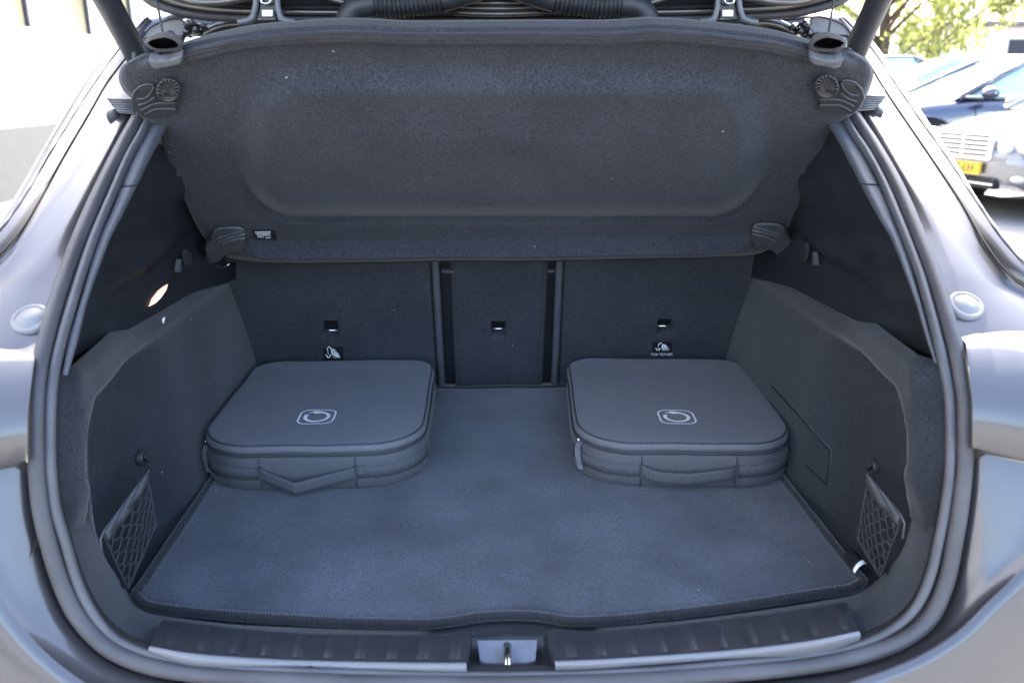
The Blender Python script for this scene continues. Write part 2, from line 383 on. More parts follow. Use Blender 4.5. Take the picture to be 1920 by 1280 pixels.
for s in (-1, 1):
    ut = upper_trim(s)
    mesh('quarter_glass', *box((s * .555, .77, .60), (.005, .66, .22)), MT['glass'], ut, False)
    P = [onX(*p, s * .53) for p in ([(343, 468), (352, 474), (353, 494), (346, 497), (341, 480)] if s < 0 else [(1516, 455), (1508, 462), (1506, 486), (1513, 488), (1518, 470)])]
    mesh('shelf_slot', *prism(P, Vector((-s * .006, 0, 0))), MT['plastic'], ut, False)
    P = [onX(*p, s * .53) for p in ([(330, 486), (333, 486), (331, 510), (327, 510)] if s < 0 else [(1530, 472), (1533, 472), (1536, 497), (1532, 497)])]
    mesh('slot_edge', *prism(P, Vector((-s * .007, 0, 0))), MT['strip'], ut, False)

    if s < 0:
        def on_trim(px, py, off):
            q = onX(px, py, -.53)
            for _ in range(8): q = onX(px, py, -(trim_x(q.y, q.z) - off))
            return q
        lens = [(281, 574), (287, 559), (298, 545), (308, 537), (315, 533), (312, 543), (303, 557), (292, 568)]
        mesh('boot_lamp', *prism([on_trim(*p, .0015) for p in lens], Vector((-.003, 0, 0))), MT['bulb'], ut, False)
# light grey strip of trim just inside the seal
for s in (-1, 1):
    if s < 0:
        A = [(300, 190), (262, 256), (222, 362), (206, 402), (184, 452), (150, 560), (128, 635), (114, 700)]
        B = [(345, 190), (303, 257), (250, 362), (228, 406), (204, 455), (166, 560), (147, 635), (127, 703)]
    else:
        A = [(1560, 185), (1598, 248), (1655, 362), (1676, 412), (1694, 452), (1727, 560), (1748, 635), (1762, 683)]
        B = [(1515, 185), (1562, 250), (1622, 362), (1648, 410), (1674, 455), (1714, 560), (1735, 630), (1752, 680)]
    a = [onS(*p, off=.012) for p in smooth(A, 60)]; b = [onS(*p, off=.008) for p in smooth(B, 60)]
    cc = [q + Vector((s * .07, .02, 0)) for q in b]
    ok = lambda i: True
    pt = mesh('pillar_trim', *grid([a, [lerp(x, y, .5) + Vector((0, -.002, 0)) for x, y in zip(a, b)], b, cc]), MT['strip'], car)
    jy = 19 if s < 0 else 20
    seam = [a[jy] + Vector((0, -.003, 0)), b[jy] + Vector((0, -.003, 0))]
    mesh('trim_joint', *tube(seam, .0011, 6), MT['black'], pt)

# ---- painted flange outside the seal
def band(name, lines, offs, n=70, mat='paint', parent=car, extra=None):
    rows = []
    for ln, of in zip(lines, offs): rows.append([onS(*p, off=of) for p in smooth(ln, n)])
    if extra: rows += extra(rows)
    return mesh(name, *grid(rows), MT[mat], parent)
# left side
aL = [(318, 55), (283, 140), (249, 218), (222, 272), (178, 358), (140, 440), (112, 515), (98, 556), (77, 640), (66, 690)]
a2L = [(314, 52), (278, 137), (245, 214), (217, 268), (170, 356), (130, 436), (92, 498), (60, 538), (40, 600), (45, 672)]
rL = [(310, 50), (272, 134), (241, 208), (210, 262), (158, 350), (112, 428), (62, 488), (15, 530), (-50, 572), (-110, 640)]
vL = [(300, 45), (258, 122), (222, 185), (190, 240), (135, 330), (90, 395), (45, 450), (-5, 500), (-70, 545), (-135, 610)]
kL = [(288, 42), (236, 108), (200, 156), (169, 209), (120, 292), (74, 374), (34, 438), (-15, 490), (-80, 535), (-150, 590)]
mL = [(280, 36), (228, 96), (190, 148), (156, 198), (104, 280), (56, 362), (14, 424), (-40, 478), (-100, 525), (-170, 580)]
sL = [(268, 28), (219, 78), (180, 128), (140, 188), (80, 288), (30, 372), (-15, 435), (-70, 490), (-130, 535), (-200, 580)]
def mirror_px(ln, sx=1870, dy=-6): return [(sx - x, y + dy) for x, y in ln]
aR = [(1532, 55), (1570, 140), (1610, 212), (1650, 275), (1694, 355), (1738, 460), (1764, 525), (1777, 560), (1800, 640), (1814, 690)]
a2R = [(1536, 52), (1575, 137), (1614, 208), (1656, 270), (1702, 352), (1752, 440), (1785, 500), (1812, 535), (1840, 590), (1838, 650)]
rR = [(1540, 50), (1580, 134), (1620, 202), (1664, 262), (1712, 350), (1760, 420), (1815, 485), (1858, 535), (1920, 566), (1990, 610)]
vR = [(1550, 45), (1600, 122), (1640, 185), (1680, 240), (1736, 330), (1790, 400), (1845, 465), (1890, 520), (1950, 552), (2020, 595)]
kR = [(1565, 40), (1622, 108), (1660, 168), (1706, 236), (1750, 300), (1802, 378), (1850, 460), (1900, 522), (1965, 560), (2035, 590)]
mR = [(1575, 34), (1634, 98), (1674, 158), (1720, 225), (1768, 290), (1822, 368), (1872, 446), (1925, 505), (1985, 545), (2055, 580)]
sR = [(1590, 28), (1640, 82), (1690, 155), (1736, 223), (1790, 303), (1845, 394), (1900, 462), (1950, 510), (2010, 545), (2080, 575)]
for s, (a, a2, r, v, k, m_, sh) in ((-1, (aL, a2L, rL, vL, kL, mL, sL)), (1, (aR, a2R, rR, vR, kR, mR, sR))):
    def outer(rows, s=s):
        o1 = [p + Vector((s * .02, .03, -.004)) for p in rows[-1]]
        o2 = [p + Vector((s * .06, .16, -.02)) for p in rows[-1]]
        o3 = [p + Vector((s * .08, .28, -.02)) for p in rows[-1]]
        return [o1, o2, o3]
    bf = band('body_flange', [a, a2, r, v, k, m_, sh], [.004, -.002, -.010, .030, .020, .004, .012], extra=outer)
    ln = [onS(*p, off=.017) for p in smooth(k, 60)]
    mesh('flange_joint', *tube(ln, .0011, 6), MT['black'], bf)
    # round rubber bump stop on the flange
    def disc(nm, px, py, off, prof, mt):
        c = onS(px, py, off=off); dz = .03
        sl = (interp(SP, c.z + dz) - interp(SP, c.z - dz)) / (2 * dz)
        tv = Vector((0, sl, 1)).normalized(); nv = Vector((0, -1, sl)).normalized()
        rows = [[c + Vector((rr * math.cos(t * math.pi / 12), 0, 0)) + tv * (rr * math.sin(t * math.pi / 12)) + nv * h for t in range(24)] for rr, h in prof]
        return mesh(nm, *grid(rows, cu=True), MT[mt], bf)
    disc('bump_stop', *((56, 597) if s < 0 else (1812, 572)), -.004, ((.0215, -.014), (.0215, .0), (.0195, .002), (.0165, .0024), (.0155, .0010), (.0145, .0022), (.0001, .0030)), 'pad')
    disc('rubber_button', *((214, 219) if s < 0 else (1642, 213)), .012, ((.010, -.02), (.010, .004), (.008, .008), (.003, .009), (.0001, .0092)), 'dplast')
    bead = [onS(*p, off=.007) for p in smooth([(lerp(x, u, .35), lerp(y, v, .35)) for (x, y), (u, v) in zip(m_, sh)], 120)]
    mesh('sealant_bead', *tube(bead, lambda i: .0030 + .0006 * math.sin(i * .7) * math.sin(i * .23), 8), MT['paint'], bf)
    top = [(202, 184), (206, 173), (243, 174), (252, 188)] if s < 0 else [(1660, 180), (1657, 166), (1622, 166), (1612, 180)]
    bot = [(252, 188), (252, 214), (222, 212), (202, 186)] if s < 0 else [(1612, 180), (1610, 208), (1640, 206), (1660, 182)]
    P = [onS(*p, off=-.022 if i in (0, 3) else -.004) for i, p in enumerate(top)]
    sp = mesh('shelf_support', *prism(P, Vector((0, .012, -.012))), MT['greyplast'], bf, False)
    Pb = [onS(*p, off=-.021) for p in bot]
    rl = []
    for q in range(6):
        t = q / 6
        e0, e1 = lerp(Pb[3], Pb[2], t), lerp(Pb[0], Pb[1], t)
        rl.append(tube([e0 + Vector((0, -.001, 0)), e1 + Vector((0, -.001, 0))], .0013, 6))
    mesh('support_face', *prism(Pb, Vector((0, .02, 0))), MT['dplast'], sp, False)
    for q in rl: mesh('rib', *q, MT['greyplast'], sp)

# ---- tail lamp housing sides, bumper sides
def lamp_side(s):
    if s < 0:
        T = [(64, 668), (20, 668), (-40, 672), (-120, 690)]; Bm = [(50, 866), (10, 876), (-50, 890), (-130, 905)]
        sh = [(74, 640), (30, 652), (-40, 640), (-120, 640)]
    else:
        T = [(1812, 645), (1868, 643), (1920, 652), (2010, 680)]; Bm = [(1824, 841), (1880, 855), (1935, 868), (2030, 890)]
        sh = [(1802, 632), (1850, 620), (1930, 600), (2010, 600)]
    a = [onS(*p, off=.0) for p in smooth(sh, 24)]
    t0 = [onS(*p, off=-.012 - .01 * i / 23) for i, p in enumerate(smooth(T, 24))]
    t1 = [onS(x, y + 10, off=-.026 - .012 * i / 23) for i, (x, y) in enumerate(smooth(T, 24))]
    m1 = [lerp(p, onS(*q, off=-.03 - .012 * i / 23), .5) + Vector((0, -.006, 0)) for i, (p, q) in enumerate(zip(t1, smooth(Bm, 24)))]
    b1 = [onS(x, y - 4, off=-.03 - .012 * i / 23) for i, (x, y) in enumerate(smooth(Bm, 24))]
    b0 = [onS(*p, off=-.014) for p in smooth(Bm, 24)]
    o = mesh('lamp_housing', *grid([a, t0, t1, m1, b1, b0, [p + Vector((0, .012, -.006)) for p in b0], [p + Vector((0, .03, -.05)) for p in b0]]), MT['paint'], car)
lamp_side(-1); lamp_side(1)
# rear bumper: from the seal to its outer rim, then the outside face
A = [(50, 872), (56, 950), (72, 1020), (92, 1085), (122, 1150), (165, 1203), (215, 1240), (290, 1266), (400, 1285), (620, 1298), (780, 1302), (950, 1302), (1090, 1298),
     (1220, 1290), (1450, 1272), (1570, 1255), (1660, 1232), (1725, 1198), (1770, 1145), (1794, 1080), (1808, 1000), (1820, 920), (1826, 846)]
E = [(-150, 905), (-120, 960), (-70, 1030), (-30, 1080), (10, 1140), (60, 1200), (120, 1253), (180, 1290), (300, 1325), (560, 1352), (760, 1360), (950, 1360), (1110, 1354),
     (1230, 1345), (1480, 1310), (1623, 1268), (1724, 1227), (1800, 1178), (1860, 1120), (1915, 1070), (1950, 1020), (1990, 960), (2030, 895)]
def lerp_px(t): return smooth([(lerp(x, u, t), lerp(y, v, t)) for (x, y), (u, v) in zip(A, E)], 150)
rows = [[onS(*p, off=o) for p in lerp_px(t)] for t, o in ((-.22, .035), (-.10, .022), (0, .010), (.12, 0), (.55, -.012), (.93, -.022), (1, -.026))]
for dx, dy, dz in ((.010, -.004, -.010), (.035, -.016, -.05), (.05, -.03, -.16), (.05, -.01, -.40)):
    rows.append([p + Vector((dx * max(-1, min(1, p.x / .45)), dy, dz)) for p in rows[6]])
mesh('rear_bumper', *grid(rows), MT['paint'], car)

# ---- load sill plates
def sill(back, front, bot, ribs_n, s):
    n = 60
    rise = [.026 * sst(.55, 0, (i / (n - 1)) if s < 0 else 1 - i / (n - 1)) for i in range(n)]
    B = [onZ(*p, .012 + .5 * e) for p, e in zip(smooth(back, n), rise)]; Fr = [onZ(*p, .022 + e) for p, e in zip(smooth(front, n), rise)]; Bo = [onZ(*p, .010 + e) for p, e in zip(smooth(bot, n), rise)]
    rows = [[p + Vector((0, .004, -.016)) for p in B], B, [lerp(a, b, .15) + Vector((0, 0, .003)) for a, b in zip(B, Fr)], [lerp(a, b, .55) + Vector((0, 0, .004)) for a, b in zip(B, Fr)], Fr]
    V, F = grid(rows); m = len(B)
    # end walls
    sp = mesh('sill_plate', V, F, MT['plastic'], car)
    for e in (0, -1):
        pts = [r[e] for r in rows[1:]] + [rows[-1][e] + Vector((0, 0, -.03)), rows[1][e] + Vector((0, 0, -.03))]
        mesh('plate_end', pts, [tuple(range(len(pts)))], MT['plastic'], sp, False)
    F2 = [p + Vector((0, -.003, .0015)) for p in Fr]
    mesh('metal_edge', *grid([Fr, F2, [lerp(a, b, .55) + Vector((0, -.003, .002)) for a, b in zip(F2, Bo)], Bo, [p + Vector((0, .006, -.024)) for p in Bo]]), MT['alu'], sp)
    for k in range(ribs_n):
        t = (k + .6) / ribs_n * (n - 1); i = min(n - 2, int(t)); f = t - i
        b = lerp(B[i], B[i + 1], f); q = lerp(Fr[i], Fr[i + 1], f)
        w_ = .0045
        rws = []
        for tt in (.16, .24, .55, .86, .93):
            p = lerp(b, q, tt); h = interp([(0, 0), (.15, .003), (.55, .004), (1, 0)], tt) + (.0012 if .2 < tt < .9 else -.0004)
            p = p + Vector((0, 0, h))
            rws.append([p + Vector((-w_ - .003, 0, -.002)), p + Vector((-w_, 0, .0012)), p + Vector((w_, 0, .0012)), p + Vector((w_ + .003, 0, -.002))])
        mesh('rib', *grid(rws), MT['plastic'], sp)
    return sp
sill([(306, 1161), (440, 1177), (565, 1187), (720, 1190), (820, 1188), (866, 1182), (884, 1184)], [(282, 1210), (365, 1224), (505, 1234), (620, 1238), (720, 1240), (800, 1241), (874, 1241)],
     [(280, 1227), (365, 1245), (505, 1255), (620, 1259), (720, 1260), (800, 1261), (876, 1261)], 10, -1)
sill([(1024, 1182), (1045, 1178), (1100, 1183), (1200, 1178), (1350, 1162), (1480, 1146), (1585, 1128)], [(1040, 1238), (1120, 1235), (1200, 1230), (1330, 1221), (1450, 1209), (1530, 1198), (1609, 1182)],
     [(1041, 1256), (1120, 1253), (1200, 1248), (1330, 1240), (1450, 1228), (1530, 1216), (1612, 1198)], 10, 1)
# latch recess with striker
lr = mesh('latch_recess', *grid([[onZ(884, 1190, -.004), onZ(950, 1186, -.004), onZ(1024, 1187, -.004)], [onZ(886, 1203, -.014), onZ(950, 1203, -.014), onZ(1018, 1201, -.014)],
     [onZ(882, 1238, -.010), onZ(950, 1240, -.010), onZ(1030, 1236, -.010)], [onZ(876, 1264, -.004), onZ(950, 1266, -.004), onZ(1040, 1262, -.004)]]), MT['plastic'], car)
P = [onZ(*p, z) for p, z in zip([(895, 1200), (1007, 1199), (1004, 1236), (990, 1241), (912, 1242), (900, 1238)], (.004, .004, -.003, -.004, -.004, -.003))]
mesh('latch_plate', *prism(P, Vector((0, 0, -.004))), MT['latchp'], lr, False)
p0, p1 = onZ(951, 1210, .006), onZ(952, 1256, .004)
mesh('striker', *tube([p0 + Vector((0, .003, -.016)), p0 + Vector((0, .001, -.004)), p0, lerp(p0, p1, .5) + Vector((0, 0, .002)), p1, p1 + Vector((0, -.003, -.006)), p1 + Vector((0, -.003, -.02))], .0052, 12), MT['chrome'], lr)
P = [onZ(*p, -.003) for p in [(938, 1246), (966, 1246), (968, 1259), (936, 1259)]]
mesh('striker_slot', *prism(P, Vector((0, 0, -.004))), MT['black'], lr, False)

# ---- rear seat backs
SO = Vector((0, .80, 0)); SN = Vector((0, -1, -.33)).normalized(); SU = Vector((0, -.33, 1)).normalized()
def onSeat(px, py, off=0.): return onP(px, py, SO + SN * off, SN)
def sloc(p): q = p - SO; return q.x, q.dot(SU)
def spos(x, h, off): return SO + Vector((x, 0, 0)) + SU * h + SN * off
def backrest(xl0, xl1, xr0, xr1, anchor, off, topy, edge):
    """panel between left line xl(h) and right line xr(h); anchor (x,h) pocket"""
    nx, nh = 130, 110; H = .62; rows = []
    for j in range(nh):
        h = -.02 + H * (j / (nh - 1)) ** 1.3; r = []
        L = lerp(xl0, xl1, h / .33); Rr = lerp(xr0, xr1, h / .33)
        for i in range(nx):
            x = lerp(L, Rr, i / (nx - 1))
            dx, dh = abs(x - anchor[0]) - .016, abs(h - anchor[1]) - .019
            d = max(dx, dh)
            o = off - .036 * sst(.0015, -.003, d) - .002 * sst(.012, 0, d)
            e = min(x - L, Rr - x)
            o -= .014 * (1 - sst(0, .012, e)) if edge else 0
            r.append(spos(x, h, o))
        rows.append(r)
    return rows
lx0, lh0 = sloc(onSeat(826, 722)); lx1, lh1 = sloc(onSeat(813, 492))
rx0, rh0 = sloc(onSeat(1042, 722)); rx1, rh1 = sloc(onSeat(1052, 492))
ext = lambda x0, h0, x1, h1: (lerp(x0, x1, (0 - h0) / (h1 - h0)), lerp(x0, x1, (.33 - h0) / (h1 - h0)))
LA, LB = ext(lx0, lh0, lx1, lh1); RA, RB = ext(rx0, rh0, rx1, rh1)
cl0, ch0 = sloc(onSeat(853, 715, -.012)); cl1, ch1 = sloc(onSeat(844, 510, -.012)); CA, CB = ext(cl0, ch0, cl1, ch1)
cr0, _ = sloc(onSeat(1018, 715, -.012)); cr1, _ = sloc(onSeat(1028, 510, -.012)); DA, DB = ext(cr0, ch0, cr1, ch1)
print('seat', LA, LB, RA, RB, CA, CB, DA, DB)
def anchor_bits(parent, px, py, off):
    a, b = onSeat(px - 15, py, off + .001), onSeat(px + 15, py, off + .001)
    mesh('anchor_bar', *tube([a, b], .0022, 8), MT['chrome'], parent)
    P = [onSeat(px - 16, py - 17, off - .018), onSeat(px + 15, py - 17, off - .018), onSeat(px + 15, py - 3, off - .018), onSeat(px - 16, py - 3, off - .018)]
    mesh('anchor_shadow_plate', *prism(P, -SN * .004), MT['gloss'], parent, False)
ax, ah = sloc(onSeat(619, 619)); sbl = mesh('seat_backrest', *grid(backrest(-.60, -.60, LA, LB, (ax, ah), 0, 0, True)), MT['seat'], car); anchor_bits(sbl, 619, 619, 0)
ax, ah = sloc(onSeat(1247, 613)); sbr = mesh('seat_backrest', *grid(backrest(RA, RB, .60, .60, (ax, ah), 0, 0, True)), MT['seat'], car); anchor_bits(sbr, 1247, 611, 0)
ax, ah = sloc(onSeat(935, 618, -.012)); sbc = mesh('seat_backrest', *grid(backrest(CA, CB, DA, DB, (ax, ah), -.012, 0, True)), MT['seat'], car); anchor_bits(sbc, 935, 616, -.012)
for sb, xa, xb, sg in ((sbl, LA, LB, 1), (sbr, RA, RB, -1)):
    pth = [spos(lerp(xa, xb, h / .33) + sg * .003, h, -.002) for h in [(-.02 + .5 * k / 20) for k in range(21)]]
    mesh('edge_piping', *tube(pth, .0078, 10), MT['strip'], sb)
    pth = [spos(lerp(xa, xb, h / .33) - sg * .0055, h, .001) for h in [(-.02 + .5 * k / 20) for k in range(21)]]
    mesh('piping_seam', *tube(pth, .0016, 6), MT['black'], sb)
# dark gutters beside the middle panel and the armrest hatch latches
bk = [spos(-.16, -.02, -.035), spos(.16, -.02, -.035), spos(.16, .5, -.035), spos(-.16, .5, -.035)]
gt = mesh('seat_gutter', *prism(bk, -SN * .05), MT['trim'], car, False)
for P in ([(828, 508), (880, 507), (880, 511), (828, 512)], [(1028, 507), (1043, 507), (1043, 511), (1028, 511)]):
    mesh('gutter_ledge', *prism([onSeat(*p, -.014) for p in P], -SN * .01), MT['strip'], gt, False)
# tether labels
def tether_label(parent, x0, y0, x1, y1, words):
    P = [onSeat(x0, y0, .0012), onSeat(x1, y0 - 1, .0012), onSeat(x1, y1, .0012), onSeat(x0, y1, .0012)]
    lb = mesh('tether_label', *prism(P, -SN * .0008), MT['ink'], parent, False)
    c = (P[0] + P[1] + P[2] + P[3]) / 4; wd = (P[1] - P[0]).length; hh = (P[0] - P[3]).length
    o = lambda u, v: c + Vector((u * wd, 0, 0)) + SU * (v * hh) + SN * .0004
    up = .12 if words else .18
    k = []
    # child seat: reclined back and base, and the anchor on its strap
    seat = [o(-.06, up + .26), o(-.02, up + .28), o(.02, up + .02), o(.36, up - .08), o(.34, up - .2), o(.0, up - .2), o(-.06, up + .02)]
    k.append(prism(seat, SN * .0004))
    for a, b in (((.04, up + .14), (.2, up + .10)), ((.06, up + .06), (.3, up + .0)), ((.02, up + .22), (.14, up + .2))):
        k.append(tube([o(*a), o(*b)], .0012, 6))
    k.append(tube([o(-.05, up + .26), o(-.14, up + .36), o(-.24, up + .26), o(-.24, up - .02)], .0010, 6))
    k.append(tube([o(-.36, up - .02), o(-.3, up - .14), o(-.24, up - .18), o(-.18, up - .14), o(-.12, up - .02)], .0010, 6))
    mesh('seat_symbol', *merge(*k), MT['white'], lb)
    if words:
        yx = Vector((1, 0, 0)); p = o(0, -.36) + Vector((0, 0, FZ)) + SN * .0003
        Mx = Matrix((( yx.x, SU.x, SN.x, p.x), (yx.y, SU.y, SN.y, p.y), (yx.z, SU.z, SN.z, p.z), (0, 0, 0, 1)))
        t = text_mesh('TOP TETHER', .0085, 'label_text', MT['white'], lb, Mx)
tether_label(sbl, 607, 651, 643, 690, False)
tether_label(sbr, 1224, 642, 1260, 668, True)
# buckle wire and dark latch housing beside the seat top
for s in (-1, 1):
    pts = [(396, 513), (412, 505), (424, 499), (430, 494)] if s < 0 else [(1460, 501), (1446, 494), (1438, 489), (1434, 486)]
    mesh('latch_wire', *tube([onSeat(*p, .03) for p in pts], .0016, 6), MT['chrome'], sbl if s < 0 else sbr)
    P = [(415, 495), (442, 493), (442, 524), (408, 524)] if s < 0 else [(1424, 487), (1452, 487), (1452, 512), (1424, 512)]
    mesh('latch_housing', *prism([onSeat(*p, .004) for p in P], -SN * .02), MT['gloss'], sbl if s < 0 else sbr, False)

# ---- roof, tailgate, struts, hoses
mesh('roof', *box((0, 1.75, .86), (1.2, 2.3, .04)), MT['paint'], car, False)
mesh('headliner', *box((0, 1.7, .815), (1.14, 2.1, .02)), MT['trim'], car, False)
for s in (-1, 1):
    mesh('door_side', *box((s * .76, 1.6, .05), (.04, 2.4, .72)), MT['paint'], car, False)
    mesh('rear_pillar', *box((s * .60, 1.12, .62), (.03, .10, .42)), MT['trim'], car, False)
    mesh('side_glass', *box((s * .61, 1.75, .62), (.006, 1.14, .40)), MT['glass'], car, False)
mesh('under_floor', *box((0, 1.2, -.36), (1.44, 2.4, .06)), MT['black'], car, False)
mesh('windscreen_bulkhead', *box((0, 2.75, .1), (1.46, .08, .8)), MT['black'], car, False)
for s in (-1, 1):
    for yy in (.62, 2.4):
        rws = []
        for hw, rr in ((-.10, .20), (-.11, .29), (-.08, .325), (.08, .325), (.11, .29), (.10, .20)):
            rws.append([(s * .64 + hw, yy + rr * math.cos(t * math.pi / 16), .328 - FZ + rr * math.sin(t * math.pi / 16)) for t in range(32)])
        mesh('wheel', *grid(rws, cu=True, cv=True), MT['tyre'], car)
# roof frame under the raised tailgate
YR = .64
rf = [onY(*p, YR) for p in smooth([(268, 30), (330, 24), (400, 34), (470, 42), (640, 45), (935, 46), (1230, 44), (1400, 40), (1480, 32), (1540, 24), (1590, 26)], 80)]
rf2 = [onY(*p, YR - .05) for p in smooth([(240, 120), (330, 76), (420, 66), (480, 60), (640, 60), (935, 60), (1230, 60), (1400, 60), (1480, 66), (1540, 76), (1620, 120)], 80)]
frm = mesh('roof_frame', *grid([[p + Vector((0, .18, .03)) for p in rf], rf, [lerp(a, b, .35) + Vector((0, -.025, -.004)) for a, b in zip(rf, rf2)], [lerp(a, b, .6) + Vector((0, .0, 0)) for a, b in zip(rf, rf2)], rf2]), MT['paint'], car)
for s in (-1, 1):
    loop = [(268, 70), (280, 54), (300, 43), (325, 36), (340, 38), (347, 48), (345, 66)]
    if s > 0: loop = [(1864 - x, y - 4) for x, y in loop]
    lp = [onY(*p, YR - .078) for p in smooth(loop, 40)]
    mesh('frame_joint', *tube(lp, .0012, 6), MT['black'], frm)
    inner_p = [onY(*p, YR - .074) for p in smooth(loop, 24)]
    mesh('frame_reflection', *prism(inner_p, Vector((0, .004, 0))), MT['pad'], frm, False)  # pale patch standing in for a bright reflection on the painted frame
    # cluster of clips and seam folds
    for (x, y, r_) in ((362, 50, .010), (372, 62, .008), (356, 66, .007), (385, 54, .006)):
        if s > 0: x = 1866 - x
        mesh('body_clip', *tube([onY(x, y, YR - .065), onY(x + s * 6, y - 5, YR - .09), onY(x + s * 12, y - 6, YR - .065)], r_ * .8, 8), MT['paint'], frm)
    q = [(380, 66), (410, 52), (440, 46), (475, 48)]
    if s > 0: q = [(1870 - x, y - 3) for x, y in q]
    mesh('frame_fold', *tube([onY(*p, YR - .06) for p in smooth(q, 20)], .010, 8), MT['paint'], frm)
# tailgate
tg = [(262, -14), (285, 4), (327, 20), (380, 29), (450, 34), (560, 36), (700, 37), (935, 38), (1160, 37), (1300, 35), (1400, 31), (1480, 26), (1540, 14), (1580, 0), (1604, -18)]
YT = .52
t0 = [onY(*p, YT) for p in smooth(tg, 90)]
def up(row, dy, dz, sc=1.0): return [Vector((p.x * sc, p.y + dy, p.z + dz)) for p in row]
tail = mesh('tailgate', *grid([up(t0, .02, .03), up(t0, .0, .006), up(t0, -.012, .016), up(t0, -.05, .035), up(t0, -.25, .16, 1.02), up(t0, -.60, .40, 1.05), up(t0, -.85, .60, .98), up(t0, -.83, .64, .95), up(t0, -.55, .46, 1.02), up(t0, .0, .09)]), MT['plastic'], car)
def tline(dy, pad, y, r_, mat, nm):
    pts = [onY(x, yy + dy, y) for x, yy in smooth(tg, 90)]
    pts = [Vector((p.x * pad, p.y, p.z)) for p in pts]
    return mesh(nm, *tube(pts, r_, 10), MT[mat], tail)
tline(0, 1.0, YT, .0072, 'rubber', 'tailgate_gasket')
tline(-13, .985, YT - .012, .0050, 'dmetal', 'metal_strip')
tline(-21, .975, YT - .02, .0030, 'black', 'strip_gap')
pts = [onY(*p, YT - .05) for p in smooth([(310, -16), (360, 2), (410, 4), (450, -2), (520, -18)], 30)]
mesh('seal_fold', *tube(pts, .006, 8), MT['dmetal'], tail)
pts = [onY(1866 - x, y, YT - .05) for x, y in smooth([(310, -16), (360, 2), (410, 4), (450, -2), (520, -18)], 30)]
mesh('seal_fold', *tube(pts, .006, 8), MT['dmetal'], tail)
for pp in ([(612, -4), (640, 4), (670, 12)], [(1252, -4), (1226, 4), (1196, 12)], [(840, 14), (935, 17), (1030, 14)], [(850, 24), (935, 27), (1020, 24)], [(830, 5), (935, 7), (1040, 5)]):
    mesh('panel_fold', *tube([onY(*p, YT - .03) for p in smooth(pp, 16)], .0042, 8), MT['dmetal'], tail)
for s in (-1, 1):
    X = lambda x: x if s < 0 else 1866 - x
    for side in (-1, 1):
        cx = 500 + side * 20
        pth = [(cx + side * 1, -14), (cx, 4), (cx + side * 3, 22), (cx + side * 9, 36), (cx + side * 24, 41), (cx + side * 34, 42)]
        mesh('hinge_arm', *tube([onY(X(x), y, YT - .06) for x, y in smooth(pth, 24)], lambda i: .0048 if i < 14 else .0056, 8), MT['alu'], tail)
    P = [onY(X(x), y, YT - .055) for x, y in [(482, -14), (516, -14), (516, 36), (482, 36)]]
    mesh('hinge_bracket', *prism(P, Vector((0, .01, 0))), MT['gloss'], tail, False)
    P = [onY(X(x), y, YT - .062) for x, y in [(491, 19), (511, 19), (511, 31), (491, 31)]]
    mesh('hinge_plate', *prism(P, Vector((0, .006, 0))), MT['white'], tail, False)
    pth = [(489, -2), (491, 5), (499, 7), (506, 5), (508, -2)]
    mesh('hinge_pin', *tube([onY(X(x), y, YT - .066) for x, y in smooth(pth, 16)], .0018, 6), MT['chrome'], tail)
    # rubber hoses with bellows
    path = [(648, 60), (652, 36), (668, 16), (700, 9), (740, 10), (790, 6), (835, -2), (880, -16), (920, -30)] if s < 0 else [(1218, 60), (1214, 36), (1198, 16), (1166, 9), (1128, 10), (1078, 6), (1032, -2), (988, -16), (948, -30)]
    P3 = [onY(*p, YT - .07) for p in smooth(path, 240)]
    def hr(i):
        t = i / 239
        b = sst(.27, .285, t) * sst(.70, .685, t)
        return .0185 + b * (.0022 * math.sin(t * 2 * math.pi * 38) - .001)
    mesh('bellows_hose', *tube(P3, hr, 16), MT['rubber'] if False else MT['plastic'], tail)
    # lift strut
    b0 = onS(*((268, 125) if s < 0 else (1592, 120)), off=-.01); 
    px1 = (186, -26) if s < 0 else (1660, -26)
    t1 = onY(*px1, b0.y - .10)
    dirv = (t1 - b0)
    st = mesh('lift_strut', *tube([b0, b0 + dirv * .05, t1, b0 + dirv * 2.6], .0185, 20), MT['dplast'] if False else MT['plastic'], car)

# ------------------------------------------------------------------ parcel shelf
PO = Vector((0, .60, .351)); PUv = Vector((0, -.36, .349)).normalized(); PN = Vector((0, -PUv.z, PUv.y)).normalized()
def onH(px, py, off=0.): return onP(px, py, PO + PN * off, PN)
shelf = thing('parcel_shelf', 'charcoal felt parcel shelf tilted up by its cords above the seat backs', 'parcel shelf', (0, .6, .36 + FZ))
Tc = [(250, 110), (281, 96), (340, 80), (400, 62), (480, 46), (555, 39), (640, 34), (705, 35), (755, 38), (850, 38), (960, 37), (1060, 37), (1135, 37), (1185, 34), (1230, 32), (1335, 40), (1440, 54), (1510, 72), (1584, 90), (1618, 106)]
Lc = [(250, 110), (229, 124), (222, 147), (231, 170), (247, 187), (266, 225), (297, 248), (305, 275), (307, 306), (325, 337), (344, 369), (356, 400), (378, 440), (398, 460), (418, 472), (427, 484)]
Rc = [(1618, 106), (1632, 120), (1638, 141), (1628, 172), (1609, 208), (1568, 240), (1556, 262), (1558, 294), (1543, 314), (1520, 352), (1497, 400), (1482, 435), (1464, 455), (1446, 466), (1436, 474)]
Bc = [(427, 484), (470, 490), (535, 494), (700, 493), (835, 490), (1000, 490), (1140, 487), (1300, 484), (1390, 480), (1436, 474)]
NU, NV = 170, 110
Ts, Bs, Ls, Rs = smooth(Tc, NU), smooth(Bc, NU), smooth(Lc, NV), smooth(Rc, NV)
